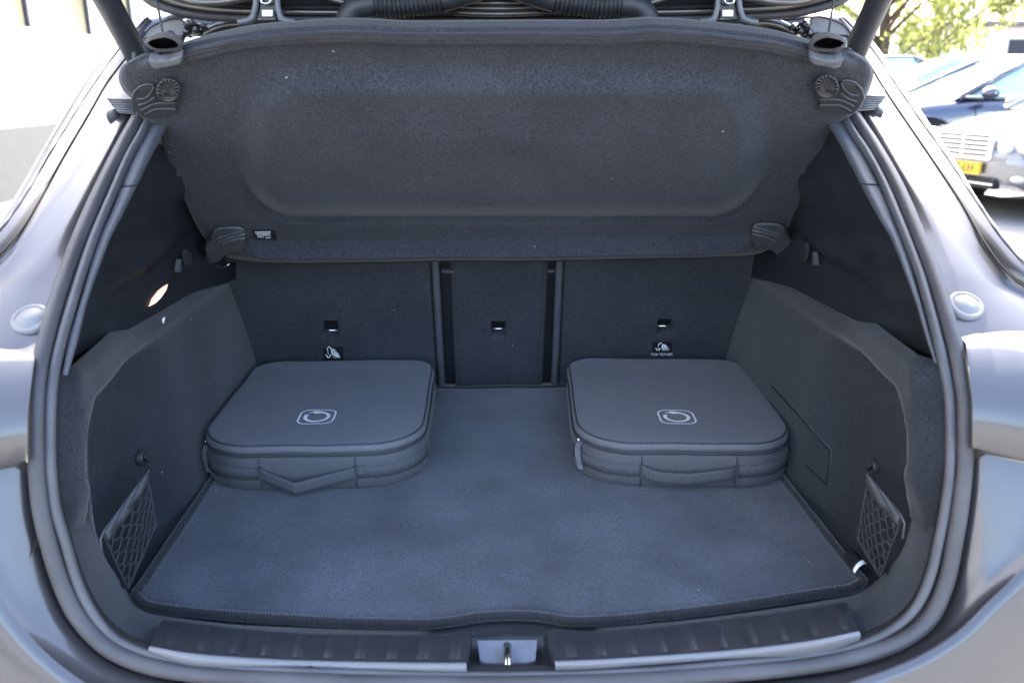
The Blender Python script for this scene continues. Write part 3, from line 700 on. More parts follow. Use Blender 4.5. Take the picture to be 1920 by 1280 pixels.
def rsdf(x, y):
    r = 105; qx, qy = abs(x - 943) - (487 - r), abs(y - 268) - (134 - r)
    return math.hypot(max(qx, 0), max(qy, 0)) + min(max(qx, qy), 0) - r
rows = []
for j in range(NV):
    v = j / (NV - 1); r = []
    for i in range(NU):
        u = i / (NU - 1)
        p = [(1 - v) * Ts[i][k] + v * Bs[i][k] + (1 - u) * Ls[j][k] + u * Rs[j][k] - ((1 - u) * (1 - v) * Tc[0][k] + u * (1 - v) * Tc[-1][k] + (1 - u) * v * Bc[0][k] + u * v * Bc[-1][k]) for k in range(2)]
        x, y = p
        dt, db = y - Ts[i][1], Bs[i][1] - y; dl, dr = x - Ls[j][0], Rs[j][0] - x
        o = 0
        inn = sst(20, 70, min(dl, dr))
        ramp = lerp(-.048, .016, min(1, dt / 28)) if dt < 28 else .016 * sst(44, 31, dt)
        o += ramp * inn + (1 - inn) * (-.018 * (1 - sst(0, 20, dt)) ** 2)
        o += .034 * max(0, min(1, (42 - db) / 34)) * sst(0, 70, min(dl, dr)) - .034 * (1 - sst(0, 7, db)) ** 1.5
        o -= .012 * (1 - sst(0, 14, min(dl, dr))) ** 2
        sd_ = rsdf(x, y); lowside = sst(300, 380, y)
        o += .026 * sst(22 * (1 - .75 * lowside), -50 * (1 - .62 * lowside), sd_)
        o += .006 * sst(-60, -150, sd_) - .012 * math.exp(-((sd_ - 7) / 7) ** 2) * lowside
        o += .0006 * math.sin(x * .021 + y * .013) + .0005 * math.sin(x * .043 - y * .03)
        r.append(onH(x, y, o))
    rows.append(r)
sp = mesh('shelf_panel', *grid(rows), MT['shelf'], shelf)
solid(sp, .014, -1)
# check the panel normals face the camera so the thickness goes to the back
if sum((Vector(p.normal)).dot(PN) for p in sp.data.polygons) < 0: sp.data.flip_normals()
def arc2(cx, cy, r, a0, a1, n, sq=1.0): return [(cx + r * math.cos(R(a0 + (a1 - a0) * k / (n - 1))), cy + sq * r * math.sin(R(a0 + (a1 - a0) * k / (n - 1)))) for k in range(n)]
for s in (-1, 1):
    # middle bracket with fan boss
    X = (lambda x: x) if s < 0 else (lambda x: 1866 - x)
    dy = 0 if s < 0 else -7
    H = lambda x, y, o: onH(X(x), y + dy, o)
    plate = [(246, 186), (250, 170), (264, 160), (284, 157), (296, 162), (304, 154), (320, 149), (336, 158), (341, 174), (337, 188), (330, 196), (334, 206), (318, 212), (290, 214), (270, 217), (256, 204)]
    br = bevel(mesh('side_bracket', *prism([H(*p, .0) for p in plate], PN * .006), MT['dplast'], shelf, False), .0015, 2)
    for rb in ([(257, 186), (272, 184), (284, 174), (289, 162)], [(260, 197), (276, 192), (290, 182)], [(265, 207), (280, 199), (296, 194), (328, 193)], [(271, 216), (288, 206), (304, 204), (330, 205)], [(250, 176), (262, 163), (280, 158), (289, 162)]):
        mesh('rib', *tube([H(*p, .0075) for p in smooth(rb, 14)], .0017, 6), MT['rib'], br)
    rows = []
    for rr, h in ((23, .004), (23, .012), (20, .0135), (17, .010), (7, .008), (7, .012), (5, .012), (5, .005), (.1, .005)):
        rows.append([H(px, py, h) for px, py in arc2(316, 170, rr, 0, 345, 24)])
    mesh('fan_boss', *grid(rows, cu=True), MT['dplast'], br)
    for k in range(11):
        a = 150 + k * 22
        pts = [(313 + 7 * math.cos(R(a)), 181 + 5 * math.sin(R(a)))] + [(316 + rr * math.cos(R(a + tw)), 170 + rr * math.sin(R(a + tw))) for rr, tw in ((13, 8), (18, 14), (22, 18))]
        mesh('fan_rib', *tube([H(*p, .0135) for p in smooth(pts, 8)], .0012, 5), MT['rib'], br)
    # cord hook clipped over the lip
    X2 = (lambda x: x) if s < 0 else (lambda x: 1859 - x)
    H2 = lambda x, y, o: onH(X2(x), y, o)
    oc = [(270, 80), (278, 70), (292, 63), (308, 60), (324, 62), (336, 69), (343, 80), (342, 92), (330, 97), (312, 98), (294, 97), (280, 92)]
    ic = [(276, 81), (284, 76), (296, 73), (309, 71), (321, 74), (330, 79), (335, 85), (332, 90), (322, 91), (310, 92), (296, 92), (284, 88)]
    ring = []
    for lp, o in ((oc, -.012), (oc, .016), (ic, .019), (ic, -.012)): ring.append([H2(*p, o) for p in lp])
    ck = bevel(mesh('cord_hook', *grid(ring, cu=True, cv=True), MT['hook'], shelf, False), .001, 1)
    mesh('hook_web', *prism([H2(*p, -.006) for p in ic], -PN * .004), MT['gloss'], ck, False)
    lowp = [(281, 98), (300, 102), (322, 99), (344, 90), (345, 100), (338, 108), (316, 112), (296, 116), (287, 112)]
    bevel(mesh('hook_clamp', *prism([H2(*p, .012) for p in lowp], PN * .014), MT['greyplast'], ck, False), .002, 2)
    fo = [(318, 112), (345, 106), (356, 109), (352, 114), (322, 122)]
    mesh('hook_foot', *prism([H2(*p, .002) for p in fo], PN * .006), MT['dplast'], ck, False)
    # cord up to the tailgate
    c0 = H2(306, 66, 0); c1 = onY(*((288, -30) if s < 0 else (1568, -30)), YT - .10)
    mesh('lift_cord', *tube([c0, lerp(c0, c1, .5), c1], .0016, 6), MT['cord'], shelf)
    # hinge bracket with ribs and pivot pin
    X3 = (lambda x: x) if s < 0 else (lambda x: 1870 - x)
    d3 = 0 if s < 0 else -7
    H3 = lambda x, y, o: onH(X3(x), y + d3, o)
    hp = [(388, 446), (394, 434), (404, 427), (436, 424), (452, 425), (460, 432), (461, 444), (456, 452), (440, 454), (426, 460), (416, 470), (404, 476), (392, 470)]
    hb = bevel(mesh('hinge_clip', *prism([H3(*p, .004) for p in hp], PN * .022), MT['hook'], shelf, False), .002, 2)
    for rb in ([(404, 447), (430, 440), (456, 432)], [(408, 453), (432, 445), (459, 439)], [(414, 460), (434, 451), (459, 446)], [(400, 446), (402, 434), (412, 428), (448, 427), (458, 433)]):
        mesh('rib', *tube([H3(*p, .027) for p in smooth(rb, 10)], .0017, 6), MT['greyplast'], hb)
    a, b = H3(396, 466, .012), H3(372, 465, .012)
    mesh('pivot_pin', *tube([a, lerp(a, b, .5), lerp(a, b, .55), b], lambda i: .010 if i < 2 else .0065, 14), MT['gloss'], hb)
    mesh('pivot_lug', *prism([H3(*p, .010) for p in [(388, 446), (398, 446), (404, 474), (396, 486), (388, 476)]], PN * .014), MT['dplast'], hb, False)
# part label with small print
st = [(474, 432), (514, 431), (520, 448), (480, 448)]
S4 = [onH(*p, .0036) for p in st]
sk = mesh('shelf_label', *prism(S4, PN * .0008), MT['ink'], shelf, False)
def lab(u, v): return lerp(lerp(S4[0], S4[1], u), lerp(S4[3], S4[2], u), v) + PN * .0010
for (u0, u1, v) in ((.08, .80, .16), (.10, .78, .33), (.12, .62, .52), (.64, .74, .56), (.13, .40, .72), (.48, .72, .82)):
    k = 0; u = u0
    bits = []
    while u < u1:
        wd = random.uniform(.05, .12); e = min(u + wd, u1)
        bits.append(prism([lab(u, v - .045), lab(e, v - .045), lab(e, v + .045), lab(u, v + .045)], PN * .0002)); u = e + .022
    mesh('print_line', *merge(*bits), MT['white'], sk, False)

# ------------------------------------------------------------------ floor mat
matt = thing('boot_mat', 'dark blue grey carpet mat with stitched edge covering the boot floor', 'mat', (0, .4, FZ - .01))
fr = [(254, 1114), (272, 1132), (330, 1142), (400, 1149), (480, 1155), (560, 1160), (640, 1164), (720, 1166), (800, 1167), (850, 1162), (900, 1154), (955, 1151), (1010, 1153), (1060, 1161), (1110, 1162), (1180, 1157), (1250, 1150), (1330, 1141), (1400, 1131), (1480, 1119), (1550, 1108), (1600, 1100), (1617, 1088)]
NF = 160
Fp = [onZ(*p, -.001) for p in smooth(fr, NF)]
nb = 90; rows = []
for j in range(nb):
    t = j / (nb - 1); r = []
    for i in range(NF):
        u = i / (NF - 1); f = Fp[i]
        b = Vector((lerp(-.488, .484, u), .795 - .018 * abs(2 * u - 1) ** 4 + .002 * math.sin(u * 40), 0))
        p = lerp(f, b, t)
        p.z = .0008 * math.sin(p.x * 17 + 1) * math.sin(p.y * 13) + .0006 * math.sin(p.x * 41 + p.y * 23)
        if i in (0, NF - 1) or j in (0, nb - 1): p.z -= .003
        r.append(p)
    rows.append(r)
cp = mesh('carpet', *grid(rows), MT['mat'], matt); solid(cp, .006, -1)
if sum(p.normal.z for p in cp.data.polygons) < 0: cp.data.flip_normals()
edge = [r[0] for r in rows[::-1]] + Fp + [r[-1] for r in rows] + [rows[-1][i] for i in range(NF - 1, -1, -1)]
edge = [Vector((p.x, p.y, -.0025)) for p in edge]
E3 = [Vector(p) for p in smooth([tuple(edge[i]) for i in range(0, len(edge), 3)], 2400)]
bd = mesh('stitched_binding', *tube(E3, lambda i: .0064 + (.0011 if (i % 3 == 0) else -.0004) + random.uniform(-.0003, .0003), 8, cap=False), MT['bind'], matt)
# woven tag at the corner
T4 = [onZ(1580, 1042, .004), onZ(1604, 1032, .012), onZ(1622, 1054, .010), onZ(1598, 1069, .003)]
def tagp(u, v): return lerp(lerp(T4[0], T4[1], u), lerp(T4[3], T4[2], u), v) + Vector((0, 0, .007 * math.sin(u * math.pi)))
tg_ = solid(mesh('woven_tag', *grid([[tagp(i / 10, j / 6) for i in range(11)] for j in range(7)]), MT['ink'], matt), .0008, 0)
we = [tagp(i / 10, 1) + Vector((0, -.0015, .0005 * math.sin(i))) for i in range(11)]
mesh('tag_edge', *grid([[p + Vector((0, 0, .0012 + .002 * math.sin(i / 10 * math.pi))) for i, p in enumerate(we)], [p + Vector((.001, -.004, -.001)) for p in we]]), MT['white'], matt)

# ------------------------------------------------------------------ two charging cable bags
def footprint(w, d, rf_, rb_, inset=0., n=14):
    """rounded rectangle centred on 0; front (y<0) corners radius rf_, back rb_"""
    P = []
    for cx, cy, r, a0 in ((w / 2, d / 2, rb_, 0), (-w / 2, d / 2, rb_, 90), (-w / 2, -d / 2, rf_, 180), (w / 2, -d / 2, rf_, 270)):
        ox, oy = cx - math.copysign(r, cx), cy - math.copysign(r, cy)
        for k in range(n):
            a = R(a0 + 90 * k / (n - 1)); rr = max(r - inset, .001)
            P.append((ox + rr * math.cos(a), oy + rr * math.sin(a)))
    # dense straights
    out = []
    for (a, b) in zip(P, P[1:] + P[:1]):
        L = math.dist(a, b); m = max(1, int(L / .012))
        for q in range(m): out.append((lerp(a[0], b[0], q / m), lerp(a[1], b[1], q / m)))
    return out
def bag(center, rot, w, d, label, pull, handle, shear, seed=0.):
    t = thing('cable_bag', label, 'bag', (center[0], center[1], FZ), 'charging cable bags')
    rm = Matrix.Rotation(rot, 3, 'Z'); c = Vector((center[0], center[1], 0))
    def W(x, y, z):
        zz = z + (.0006 * math.sin(x * 31 + y * 14 + seed) * math.sin(y * 23 - x * 9 + seed) + .0003 * math.sin(x * 60 - y * 44) if z > .06 else 0)
        return rm @ Vector((x + shear * y, y, zz)) + c
    RFc, RBc = .095, .060
    wob = lambda k, z: .0006 * math.sin(k * .35 + z * 60)
    def ringp(inset, z, amp=1.0): return [W(x * (1 + amp * wob(k, z) / .2), y, z) for k, (x, y) in enumerate(footprint(w, d, RFc, RBc, inset))]
    H = .084
    V, F = grid([ringp(.02, .0005), ringp(.006, .0012), ringp(.001, .005), ringp(-.001, .02), ringp(-.0015, .035), ringp(0, .05), ringp(.001, .0585), ringp(.003, .0600)], cu=True)
    m = len(footprint(w, d, RFc, RBc)); F.append(tuple(range(m)))
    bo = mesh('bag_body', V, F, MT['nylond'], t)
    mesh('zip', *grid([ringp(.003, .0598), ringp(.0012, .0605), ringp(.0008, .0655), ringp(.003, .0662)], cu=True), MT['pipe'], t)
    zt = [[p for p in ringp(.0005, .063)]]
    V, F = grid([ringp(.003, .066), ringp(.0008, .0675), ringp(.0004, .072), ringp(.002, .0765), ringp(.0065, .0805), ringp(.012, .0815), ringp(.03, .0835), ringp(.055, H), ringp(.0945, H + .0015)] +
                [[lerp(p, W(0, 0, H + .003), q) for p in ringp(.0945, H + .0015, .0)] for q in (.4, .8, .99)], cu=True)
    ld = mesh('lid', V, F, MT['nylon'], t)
    mesh('lid_piping', *tube(ringp(.0045, .0795), .0016, 8, closed=True), MT['pipe'], t)
    mesh('zip_cord', *tube([Vector(p) for p in smooth([tuple(q) for q in ringp(-.0003, .0632)] + [tuple(ringp(-.0003, .0632)[0])], 1200)], lambda i: .0013 + .0008 * (i % 3 == 0), 6), MT['pipe'], t)
    # webbing band stitched round the front, with the free handle in the middle
    fp = footprint(w, d, RFc, RBc, -.0022)
    fp = [p for p in fp if p[1] < -d / 2 + .085]; fp.sort(key=lambda p: math.atan2(p[1] + d / 2 - .12, p[0]))
    z0, z1 = .022, .043
    hx = .078
    left = [p for p in fp if p[0] < -hx]; right = [p for p in fp if p[0] > hx]
    for seg in (left, right):
        xs = (-hx, -d / 2 - .0022) if seg is left else (hx, -d / 2 - .0022)
        seg = (seg + [xs]) if seg is left else ([xs] + seg)
        solid(mesh('webbing', *grid([[W(x, y, z) for x, y in seg] for z in (z0, lerp(z0, z1, .5), z1)]), MT['web'], t), .0014, 0)
    hpts = []
    for q in range(41):
        u = q / 40; x = lerp(-hx, hx, u)
        o = handle(u)
        hpts.append((x, -d / 2 - .004 - o[0], o[1]))
    solid(mesh('handle', *grid([[W(x, y, z0 + dz - (.002 * abs(yy)) ) for (x, y, dz), yy in zip(hpts, range(41))] if False else [W(x, y, zb + dz) for (x, y, dz) in hpts] for zb in (z0, lerp(z0, z1, .33), lerp(z0, z1, .66), z1)]), MT['web'], t), .0018, 0)
    for sx in (-hx, hx):
        mesh('seam', *tube([W(sx, -d / 2 - .0012, z) for z in (.004, .02, .04, .0575)], .0011, 6), MT['pipe'], t)
        mesh('handle_end', *box(W(sx, -d / 2 - .004, (z0 + z1) / 2), (.005, .004, .026), rm), MT['pipe'], t, False)
    # zip pull hanging at the front left corner
    x, y = -w / 2 + .020, -d / 2 + .055
    px_, py_ = pull
    pp = [W(px_, py_, .060), W(px_ - .004, py_ - .006, .050), W(px_ - .002, py_ - .010, .032), W(px_ + .002, py_ - .013, .014)]
    rows = [[p + rm @ Vector((-.0045, 0, 0)), p + rm @ Vector((-.0045, -.002, 0)), p + rm @ Vector((.0045, -.004, 0)), p + rm @ Vector((.0045, -.002, 0))] for p in pp]
    mesh('zip_pull', *grid(rows, cu=True), MT['greyplast'], t, False)
    mesh('zip_slider', *tube([W(px_, py_ + .002, .066), W(px_ - .002, py_ - .003, .064), W(px_ - .001, py_ - .004, .058)], .0022, 6), MT['chrome'], t)
    # printed emblem: rounded square, cable ring, plug
    ex, ey, ez = 0, 0, H + .0024 + .0006
    def E(u, v): return u, v
    bits = []
    def outline(pts, wd):
        n_ = len(pts); inn, out = [], []
        for i in range(n_):
            a = Vector(pts[i - 1]); b = Vector(pts[(i + 1) % n_]); tt = (b - a).normalized(); nn = Vector((-tt.y, tt.x))
            p = Vector(pts[i]); inn.append(p + nn * wd / 2); out.append(p - nn * wd / 2)
        return inn, out
    return t, W, bits, H, d, rm
def emblem(t, W, H, cx, cy, sz, tilt, d):
    def zt(y): return H + .0036
    def strip(pts, wd, closed, nm):
        n_ = len(pts); rows = []
        for i in range(n_):
            a = Vector(pts[(i - 1) % n_] if (closed or i) else pts[0]); b = Vector(pts[(i + 1) % n_] if (closed or i < n_ - 1) else pts[-1])
            tt = (b - a).normalized(); nn = Vector((-tt.y, tt.x)); p = Vector(pts[i])
            ww = wd(i / (n_ - 1)) if callable(wd) else wd
            e, f = p + nn * ww / 2, p - nn * ww / 2
            rows.append([W(cx + e.x, cy + e.y, zt(0)), W(cx + f.x, cy + f.y, zt(0))])
        return grid(rows, cv=closed)
    sq = footprint(sz, sz * 1.0, sz * .27, sz * .27)
    k = [strip(sq, .0028, True, 'f')]
    rr = sz * .33
    k.append(strip([(rr * math.cos(R(a)), rr * math.sin(R(a))) for a in range(-206, 84, 5)], lambda u: .0058 if u > .2 else .0058 + .0016 * (1 - u / .2), False, 'r'))
    # plug body with two prongs
    b = [(-.004, .0145), (-.001, .0190), (.006, .0178), (.0105, .0160), (.0105, .0125), (.006, .0112), (.0005, .0100)]
    b = [((x - .003) * sz / .045 - .002, ((y - .0145) * 1.15 + .0165) * sz / .052) for x, y in b]
    k.append(([W(cx + x, cy + y, zt(0) + .0002) for x, y in b], [tuple(range(len(b)))]))
    for yy in (.0128, .0168):
        y_ = ((yy - .0145) * 1.1 + .0165) * sz / .052; x0 = -.0105
        k.append(([W(cx + x0 - .0065, cy + y_ - .0007, zt(0)), W(cx + x0 + .001, cy + y_ - .0007, zt(0)), W(cx + x0 + .001, cy + y_ + .0007, zt(0)), W(cx + x0 - .0065, cy + y_ + .0007, zt(0))], [(0, 1, 2, 3)]))
    mesh('emblem', *merge(*k), MT['white'], t, False)
def handleL(u):   # sagging V
    f = sst(0, .42, u) * (1 - sst(.36, 1.0, u)) if False else (u / .38 if u < .38 else (1 - u) / .62)
    return (.022 * max(0, f) ** .9, -.016 * max(0, f))
def handleR(u):
    f = math.sin(math.pi * u) ** .7
    return (.012 * f + .004 * sst(.0, .08, u) * sst(1, .92, u), -.006 * sst(.02, .2, u) * sst(.9, .45, u))
t, W_, _, H_, d_, _ = bag((-.3135, .540), R(0), .378, .435, 'black cable bag whose front handle sags in a V, below the lit boot lamp', (-.181, -.156), handleL, 0.0)
emblem(t, W_, H_, -.002, -.112, .061, 0, d_)
t, W_, _, H_, d_, _ = bag((.328, .525), R(-3.5), .372, .44, 'black cable bag with nearly flat front handle, beneath the TOP TETHER label', (-.178, -.166), handleR, 0.0, 2.1)
emblem(t, W_, H_, -.006, -.122, .061, 0, d_)

# ------------------------------------------------------------------ cargo nets
def net(label, hook, quad, right):
    s = 1 if right else -1
    # plane of the net across the pocket
    a = Vector((s * .505, .005, .112)); b = Vector((s * .500, .145, .150)); c = Vector((s * .492, .055, .0))
    nn = (b - a).cross(c - a).normalized()
    Q = lambda x, y: onP(x, y, a, nn)
    t = thing('cargo_net', label, 'cargo net', tuple(Q(*quad[3]) + Vector((0, 0, FZ))), 'cargo nets in the side pockets')
    P00, P10, P11, P01 = quad
    def B(u, v): return tuple((1 - u) * (1 - v) * P00[k] + u * (1 - v) * P10[k] + u * v * P11[k] + (1 - u) * v * P01[k] for k in range(2))
    off = lambda p, o: p - nn * o * (1 if nn.dot(p - CAM) > 0 else -1)
    NSs, NR = 9, 9; parts = []
    for i in range(NSs):
        pts = []
        for j in range(NR * 4 + 1):
            v = j / (NR * 4); ph = (j % 8) / 8
            tri = (1 if (j // 4) % 2 == 0 else -1) * (1 if i % 2 == 0 else -1)
            k = min(1, max(-1, math.sin(j / 4 * math.pi) * 0 + (tri if True else 0)))
            kk = (j % 4) / 4
            nxt = -tri
            val = lerp(tri, nxt, sst(.55, 1, kk))
            u = (i + .5 + .46 * val) / NSs
            sag = .004 * math.sin(v * math.pi) * math.sin(u * math.pi)
            parts_pt = off(Q(*B(min(1, max(0, u)), v)), sag + random.uniform(-.0006, .0006)); pts.append(parts_pt)
        parts.append(tube(pts, lambda q: .0011 + .0004 * (q % 2), 5))
    mesh('netting', *merge(*parts), MT['thread'], t)
    rim = [B(0, v / 10) for v in range(11)] + [B(u / 10, 1) for u in range(1, 11)] + [B(1, 1 - v / 10) for v in range(1, 11)]
    mesh('rim_cord', *tube([off(Q(*p), .001) for p in rim], .0016, 6), MT['thread'], t)
    # hem
    n1 = [B(u / 12, -.02) for u in range(13)]; n2 = [B(u / 12, .20 - .04 * abs(u / 6 - 1)) for u in range(13)]
    solid(mesh('hem', *grid([[off(Q(*p), .0025) for p in n1], [off(Q(lerp(p[0], q[0], .5), lerp(p[1], q[1], .5)), .004) for p, q in zip(n1, n2)], [off(Q(*p), .0025) for p in n2]]), MT['web'], t), .002, 0)
    # grommet and hooks
    g_ = Q(*hook)
    gx = Vector((s * (wall_x(g_.y, g_.z) - .001), g_.y, g_.z))
    for _ in range(6): gx = onX(hook[0], hook[1], s * (wall_x(gx.y, gx.z) - .004))
    rows = [[gx + Vector((-s * h, rr * math.cos(q * math.pi / 10), rr * math.sin(q * math.pi / 10))) for q in range(20)] for rr, h in ((.0105, -.004), (.0105, .003), (.009, .005), (.005, .0035), (.0045, .001), (.0001, .001))]
    mesh('grommet', *grid(rows, cu=True), MT['dplast'], t)
    top = off(Q(*B(1, 0)), .003)
    mesh('hook', *tube([gx + Vector((-s * .003, 0, 0)), gx + Vector((-s * .010, -.002, -.006)), lerp(gx, top, .6) + Vector((-s * .004, 0, 0)), top], .0017, 8), MT['chrome'], t)
    e = off(Q(*B(0, 0)), .003); e2 = off(Q(B(0, 0)[0] + s * 1, B(0, 0)[1] + 44), .002)
    mesh('hook', *tube([e, lerp(e, e2, .3) + Vector((s * .003, -.002, 0)), e2], .0013, 8), MT['alu'], t)
    return t
net('black cord net hanging in the side pocket left of the boot mat', (266, 858), [(190, 996), (274, 884), (291, 985), (238, 1104)], False)
net('black cord net hanging in the side pocket next to the mat tag', (1638, 874), [(1694, 966), (1630, 890), (1609, 1010), (1652, 1080)], True)

# ------------------------------------------------------------------ showroom wall on the left
bld = thing('showroom', 'white rendered building with tall cream windows beside the open boot', 'building', (-4.2, 8, 0))
def wbox(nm, x0, x1, y0, y1, z0, z1, mat, parent=bld):
    return mesh(nm, *box(((x0 + x1) / 2, (y0 + y1) / 2, (z0 + z1) / 2), (x1 - x0, y1 - y0, z1 - z0)), MT[mat], parent, False, lift=False)
wl = wbox('wall', -4.5, -4.0, -6, 16, -.2, 1.86, 'wall')
wbox('upper_wall', -4.5, -4.12, -6, 16, 4.2, 6.5, 'wall')
wbox('back_wall', -8.0, -4.6, -6, 16, -.2, 6.4, 'wall')
for y0, y1 in ((4.2, 7.3), (7.5, 8.55), (8.8, 9.7), (10.0, 11.4)):
    pn = wbox('window', -4.25, -4.18, y0, y1, 1.86, 4.2, 'blind')
    wbox('frame', -4.17, -4.15, y1 - .012, y1 + .022, 1.87, 4.19, 'frame', pn)
    wbox('mullion', -4.17, -4.13, y0, y1 - .02, 2.55, 2.60, 'panel', pn)
for y0, y1 in ((7.34, 7.5), (8.59, 8.8), (9.74, 10.0)): wbox('pier', -4.4, -4.08, y0, y1, 1.87, 4.19, 'wall')
wbox('cladding_panel', -3.995, -3.96, -6, 7.36, .45, 1.03, 'panel')

# ------------------------------------------------------------------ parked cars
def ell(c, r, n=14, m=8):
    rows = [[Vector((c[0] + r[0] * math.cos(a) * math.sin(b), c[1] + r[1] * math.sin(a) * math.sin(b), c[2] + r[2] * math.cos(b))) for a in [2 * math.pi * i / n for i in range(n)]] for b in [math.pi * (j + .02) / (m + .04) for j in range(m + 1)]]
    return grid(rows, cu=True)
def parked_car(label, loc, heading, paint, plate=False, group='parked cars'):
    t = thing('parked_car', label, 'car', loc, group, world=False)
    t.rotation_euler.z = heading
    def part(nm, VF, mat, parent=t, sm=True, bv=None):
        o = mesh(nm, *VF, mat if not isinstance(mat, str) else MT[mat], parent, sm, lift=False)
        if bv: bevel(o, bv)
        return o
    tz = [(-2.3, .78), (-2.2, .90), (-1.7, .96), (-1.0, .96), (.8, .94), (1.3, .90), (1.8, .82), (2.15, .72), (2.3, .58)]
    wy = [(-2.3, .66), (-2.2, .80), (-1.8, .87), (-1.2, .90), (1.2, .90), (1.7, .87), (2.05, .78), (2.22, .66), (2.3, .50)]
    rows = []
    for k in range(44):
        x = -2.3 + 4.6 * k / 43; tp = interp(tz, x); w_ = interp(wy, x); bot = .20 + .12 * sst(2.0, 2.3, abs(x))
        half = [(.82 * w_, bot), (.95 * w_, bot + .06), (w_, .45), (w_, .58), (.985 * w_, max(.5, tp - .16)), (.93 * w_, tp - .06), (.80 * w_, tp - .012), (.5 * w_, tp + .012), (0, tp + .02)]
        rows.append([Vector((x, y, z)) for y, z in half] + [Vector((x, -y, z)) for y, z in half[-2::-1]])
    V, F = grid(rows); m_ = len(rows[0]); F.append(tuple(range(m_))); F.append(tuple(range(len(V) - m_, len(V))))
    bd_ = part('body', (V, F), paint)
    # greenhouse of glass with painted roof and pillars
    def gring(x0, x1, y, z, r=.12):
        return [Vector((lerp(x0, x1, .5) + a, b, z)) for a, b in footprint(x1 - x0, 2 * y, r, r, 0, 6)]
    rg = [gring(-1.75, 1.05, .80, .93), gring(-1.45, .55, .72, 1.18), gring(-1.12, .12, .62, 1.38)]
    mn = min(len(r) for r in rg)
    def resamp(r, n=60):
        q = smooth([tuple(p) for p in r + [r[0]]], n + 1); return [Vector(p) for p in q[:-1]]
    rg = [resamp(r) for r in rg]
    part('glasshouse', grid(rg, cu=True), 'pane')
    V, F = grid([rg[2], [p + Vector((0, 0, .03)) for p in rg[2]], [Vector(((p.x + .5) * .85 - .5, p.y * .85, 1.445)) for p in rg[2]], [Vector(((p.x + .5) * .1 - .5, p.y * .1, 1.465)) for p in rg[2]]], cu=True)
    part('roof', (V, F), paint)
    for sy in (-1, 1):
        for a, b, c_, r_ in (((1.0, .80, .93), (.52, .725, 1.19), (.08, .63, 1.40), .04), ((-.30, .815, .94), (-.34, .735, 1.19), (-.40, .64, 1.40), .04), ((-1.72, .79, .94), (-1.42, .72, 1.18), (-1.08, .62, 1.40), .06)):
            part('pillar', tube([Vector((x, y * sy, z)) for x, y, z in (a, b, c_)], r_, 8), paint)
        part('waistline_trim', tube([Vector((1.05, .815 * sy, .955)), Vector((-.3, .83 * sy, .965)), Vector((-1.7, .80 * sy, .965))], .014, 6), 'chrome')
        mr = part('mirror', ell((.72, .98 * sy, 1.0), (.10, .12, .075)), paint)
        part('mirror_foot', tube([Vector((.70, .86 * sy, .95)), Vector((.71, .95 * sy, .97))], .03, 8), 'plastic', mr)
        for x in (1.38, -1.38):
            c_ = Vector((x, .80 * sy, .32))
            cyl = lambda r0, r1, y0, y1: grid([[Vector((c_.x + r * math.cos(q * math.pi / 14), (.80 + yy) * sy, c_.z + r * math.sin(q * math.pi / 14))) for q in range(28)] for r, yy in ((.001, y0), (r0, y0), (r1, y1), (.001, y1))], cu=True)
            part('wheel_arch', cyl(.385, .385, .0, .095), 'black')
            wh = part('wheel', cyl(.32, .31, -.02, .115), 'tyre')
            part('rim', cyl(.215, .205, .05, .125), 'chrome', wh)
            for q in range(5):
                a = q * 2 * math.pi / 5
                part('spoke_gap', box((c_.x + .13 * math.cos(a), (.93) * sy, c_.z + .13 * math.sin(a)), (.07, .01, .05), Matrix.Rotation(-a, 3, 'Y')), 'black', wh, False)
            part('arch_lip', tube([Vector((x + .40 * math.cos(q * math.pi / 12), .893 * sy, .32 + .40 * math.sin(q * math.pi / 12))) for q in range(13)], .018, 6), paint)
        part('door_joint', tube([Vector((.78, .902 * sy, .34)), Vector((.80, .906 * sy, .6)), Vector((.82, .885 * sy, .84))], .006, 5), 'black')
        part('door_joint', tube([Vector((-.30, .902 * sy, .34)), Vector((-.30, .906 * sy, .6)), Vector((-.30, .885 * sy, .84))], .006, 5), 'black')
        hl = part('headlight', ell((2.16, .60 * sy, .66), (.12, .16, .11)), 'lamp')
        part('inner_headlight', ell((2.25, .42 * sy, .64), (.07, .09, .085)), 'lamp')
        part('fog_lamp', ell((2.20, .56 * sy, .36), (.08, .07, .045)), 'lamp')
        part('tail_light', ell((-2.2, .62 * sy, .75), (.1, .16, .10)), 'plate')
    gr = part('grille', box((2.27, 0, .63), (.14, .66, .25)), 'chrome', t, False, .02)
    for q in range(5):
        for sy in (-1, 1): part('grille_slat', box((2.341, .155 * sy, .555 + q * .042), (.012, .27, .022)), 'frame', gr, False)
    part('lower_intake', box((2.30, 0, .30), (.08, .86, .09)), 'black', t, False, .01)
    part('intake_bar', box((2.342, 0, .30), (.012, .84, .014)), 'chrome', t, False)
    if plate:
        pl = part('number_plate', box((2.345, 0, .43), (.03, .52, .11)), 'plate', t, False, .004)
        Mx = Matrix(((0, 0, 1, 2.362), (1, 0, 0, .09), (0, 1, 0, .43), (0, 0, 0, 1)))
        text_mesh('S-LH', .105, 'plate_text', MT['ink'], pl, Mx, .001)
    return t
pt_silver = M('silver_paint', (0.1980, 0.2035, 0.2090), rough=.3, metal=.6, coat=.8)
pt_blue = M('dark_blue_paint', (.035, .045, .085), rough=.22, metal=.2, coat=1)
pt_white = M('white_car_paint', (.75, .77, .76), rough=.3, coat=.8)
pt_dark = M('dark_grey_paint', (.06, .06, .065), rough=.25, metal=.3, coat=1)
def place(x, y): return (x, y, gz(y))
def head(dx, dy): return math.atan2(dy, dx)
f = Vector((4.62, 6.95)); h = Vector((-.97, -.25)).normalized(); c = f - h * 2.3
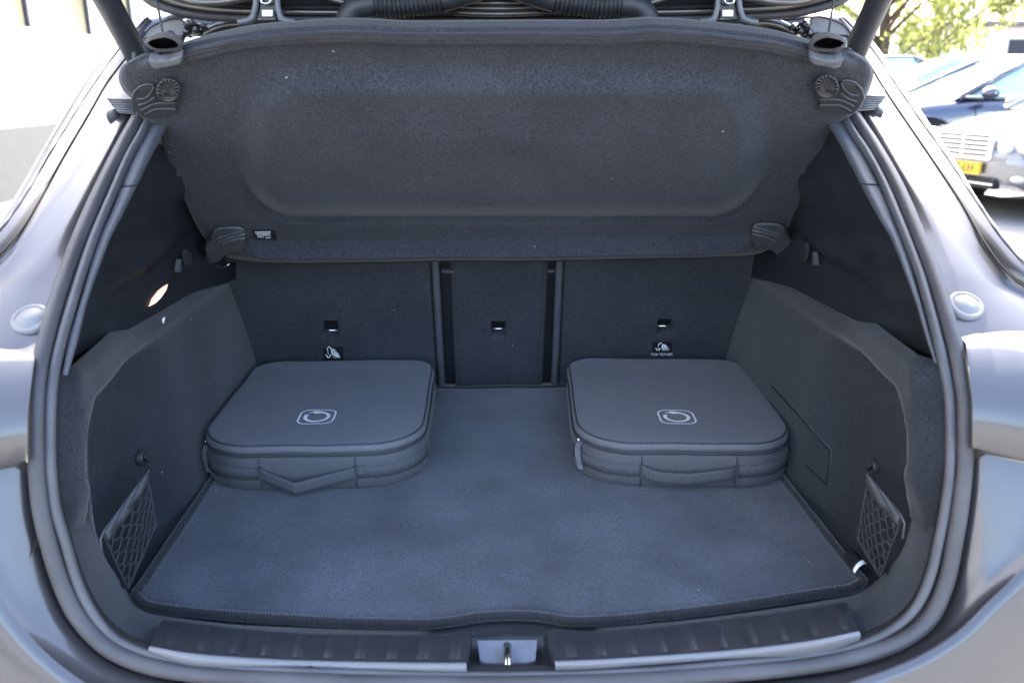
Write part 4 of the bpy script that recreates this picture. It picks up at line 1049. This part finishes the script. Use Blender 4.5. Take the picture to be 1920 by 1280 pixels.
parked_car('silver saloon with chrome grille and yellow number plate', place(c.x, c.y), head(*h), pt_silver, True)
h = Vector((-1, .05)).normalized(); wv = Vector((5.52, 9.35)); lat = Vector((-h.y, h.x)); lat = lat if lat.y > 0 else -lat
c = wv - h * 1.38 + lat * .9
parked_car('dark blue saloon standing between the silver saloon and the white car', place(c.x, c.y), head(*h), pt_blue)
c = Vector((7.7, 13.0)); parked_car('white car parked behind the dark blue saloon', place(c.x, c.y), head(-.96, .28), pt_white)
c = Vector((7.6, 16.5)); parked_car('dark grey car at the back, below the leafy trees', place(c.x, c.y), head(-.96, .28), pt_dark)

# ------------------------------------------------------------------ trees and a far house
def tree(label, loc, h, rad, seed, nleaf=5200):
    rnd = random.Random(seed)
    t = thing('tree', label, 'tree', loc, 'trees behind the car park', world=False)
    parts = [tube([Vector((0, 0, 0)), Vector((.1, 0, h * .3)), Vector((-.05, .1, h * .6)), Vector((0, 0, h * .9))], lambda i: (.22, .17, .11, .04)[i], 8)]
    cl = []
    for k in range(22):
        a = rnd.uniform(0, 6.28); zz = h * rnd.uniform(.22, .98); rr = rad * math.sqrt(rnd.random()) * (1.05 - .5 * abs(zz / h - .5))
        p = Vector((rr * math.cos(a), rr * math.sin(a), zz)); cl.append((p, rad * rnd.uniform(.22, .42)))
        b0 = Vector((0, 0, max(h * .15, zz - rr * .8))); parts.append(tube([b0, lerp(b0, p, .5) + Vector((0, 0, .15)), p], lambda i: (.07, .04, .015)[i], 5))
    mesh('trunk', *merge(*parts), MT['bark'], t, lift=False)
    V, F = [], []
    for k in range(nleaf):
        p, r = cl[rnd.randrange(len(cl))]
        d = Vector((rnd.gauss(0, 1), rnd.gauss(0, 1), rnd.gauss(0, .8))); d = d.normalized() * r * rnd.random() ** .4
        c = p + d; s = rnd.uniform(.06, .13)
        q = Euler((rnd.uniform(0, 6), rnd.uniform(0, 6), rnd.uniform(0, 6))).to_matrix()
        b = len(V); V += [c + q @ Vector(v) * s for v in ((-1, 0, 0), (0, -.55, .1), (1, 0, 0), (0, .55, .1))]; F.append((b, b + 1, b + 2, b + 3))
    mesh('crown', V, F, MT['leafmat'], t, False, lift=False, fix=False)
tree('leafy tree with a wide low crown behind the white car', place(11.2, 23.0), 6.0, 2.6, 1)
tree('tall slender leafy tree near the far house', place(14.8, 27.0), 8.5, 2.2, 2)
tree('leafy tree with its crown hidden by the right lift strut', place(8.6, 21.5), 6.5, 2.4, 3)
hs = thing('house', 'low pale house with dark sloping roof beyond the parked cars', 'house', (24.5, 34, gz(34)), world=False)
hw = [Vector((-6, -3, 0)), Vector((6, -3, 0)), Vector((6, 3, 0)), Vector((-6, 3, 0))]
mesh('wall', *prism(hw, Vector((0, 0, 2.6))), MT['wall'], hs, False, lift=False)
V = [Vector(v) for v in ((-6.6, -3.6, 2.4), (6.6, -3.6, 2.4), (6.6, 3.6, 2.4), (-6.6, 3.6, 2.4), (-4.0, 0, 4.3), (4.0, 0, 4.3), (-6.6, -3.6, 2.55), (6.6, -3.6, 2.55), (6.6, 3.6, 2.55), (-6.6, 3.6, 2.55))]
mesh('roof', V, [(0, 1, 2, 3), (6, 7, 5, 4), (7, 8, 5), (8, 9, 4, 5), (9, 6, 4), (0, 1, 7, 6), (1, 2, 8, 7), (2, 3, 9, 8), (3, 0, 6, 9)], MT['tile'], hs, False, lift=False)
for x in (-4.2, -1.2, 2.2):
    wn = mesh('window', *box((x, -3.02, 1.5), (1.2, .08, 1.1)), MT['white'], hs, False, lift=False)
    mesh('pane', *box((x, -3.07, 1.5), (1.0, .04, .9)), MT['frame'], wn, False, lift=False)
for o in bpy.data.objects:
    if '_world' in o: del o['_world']
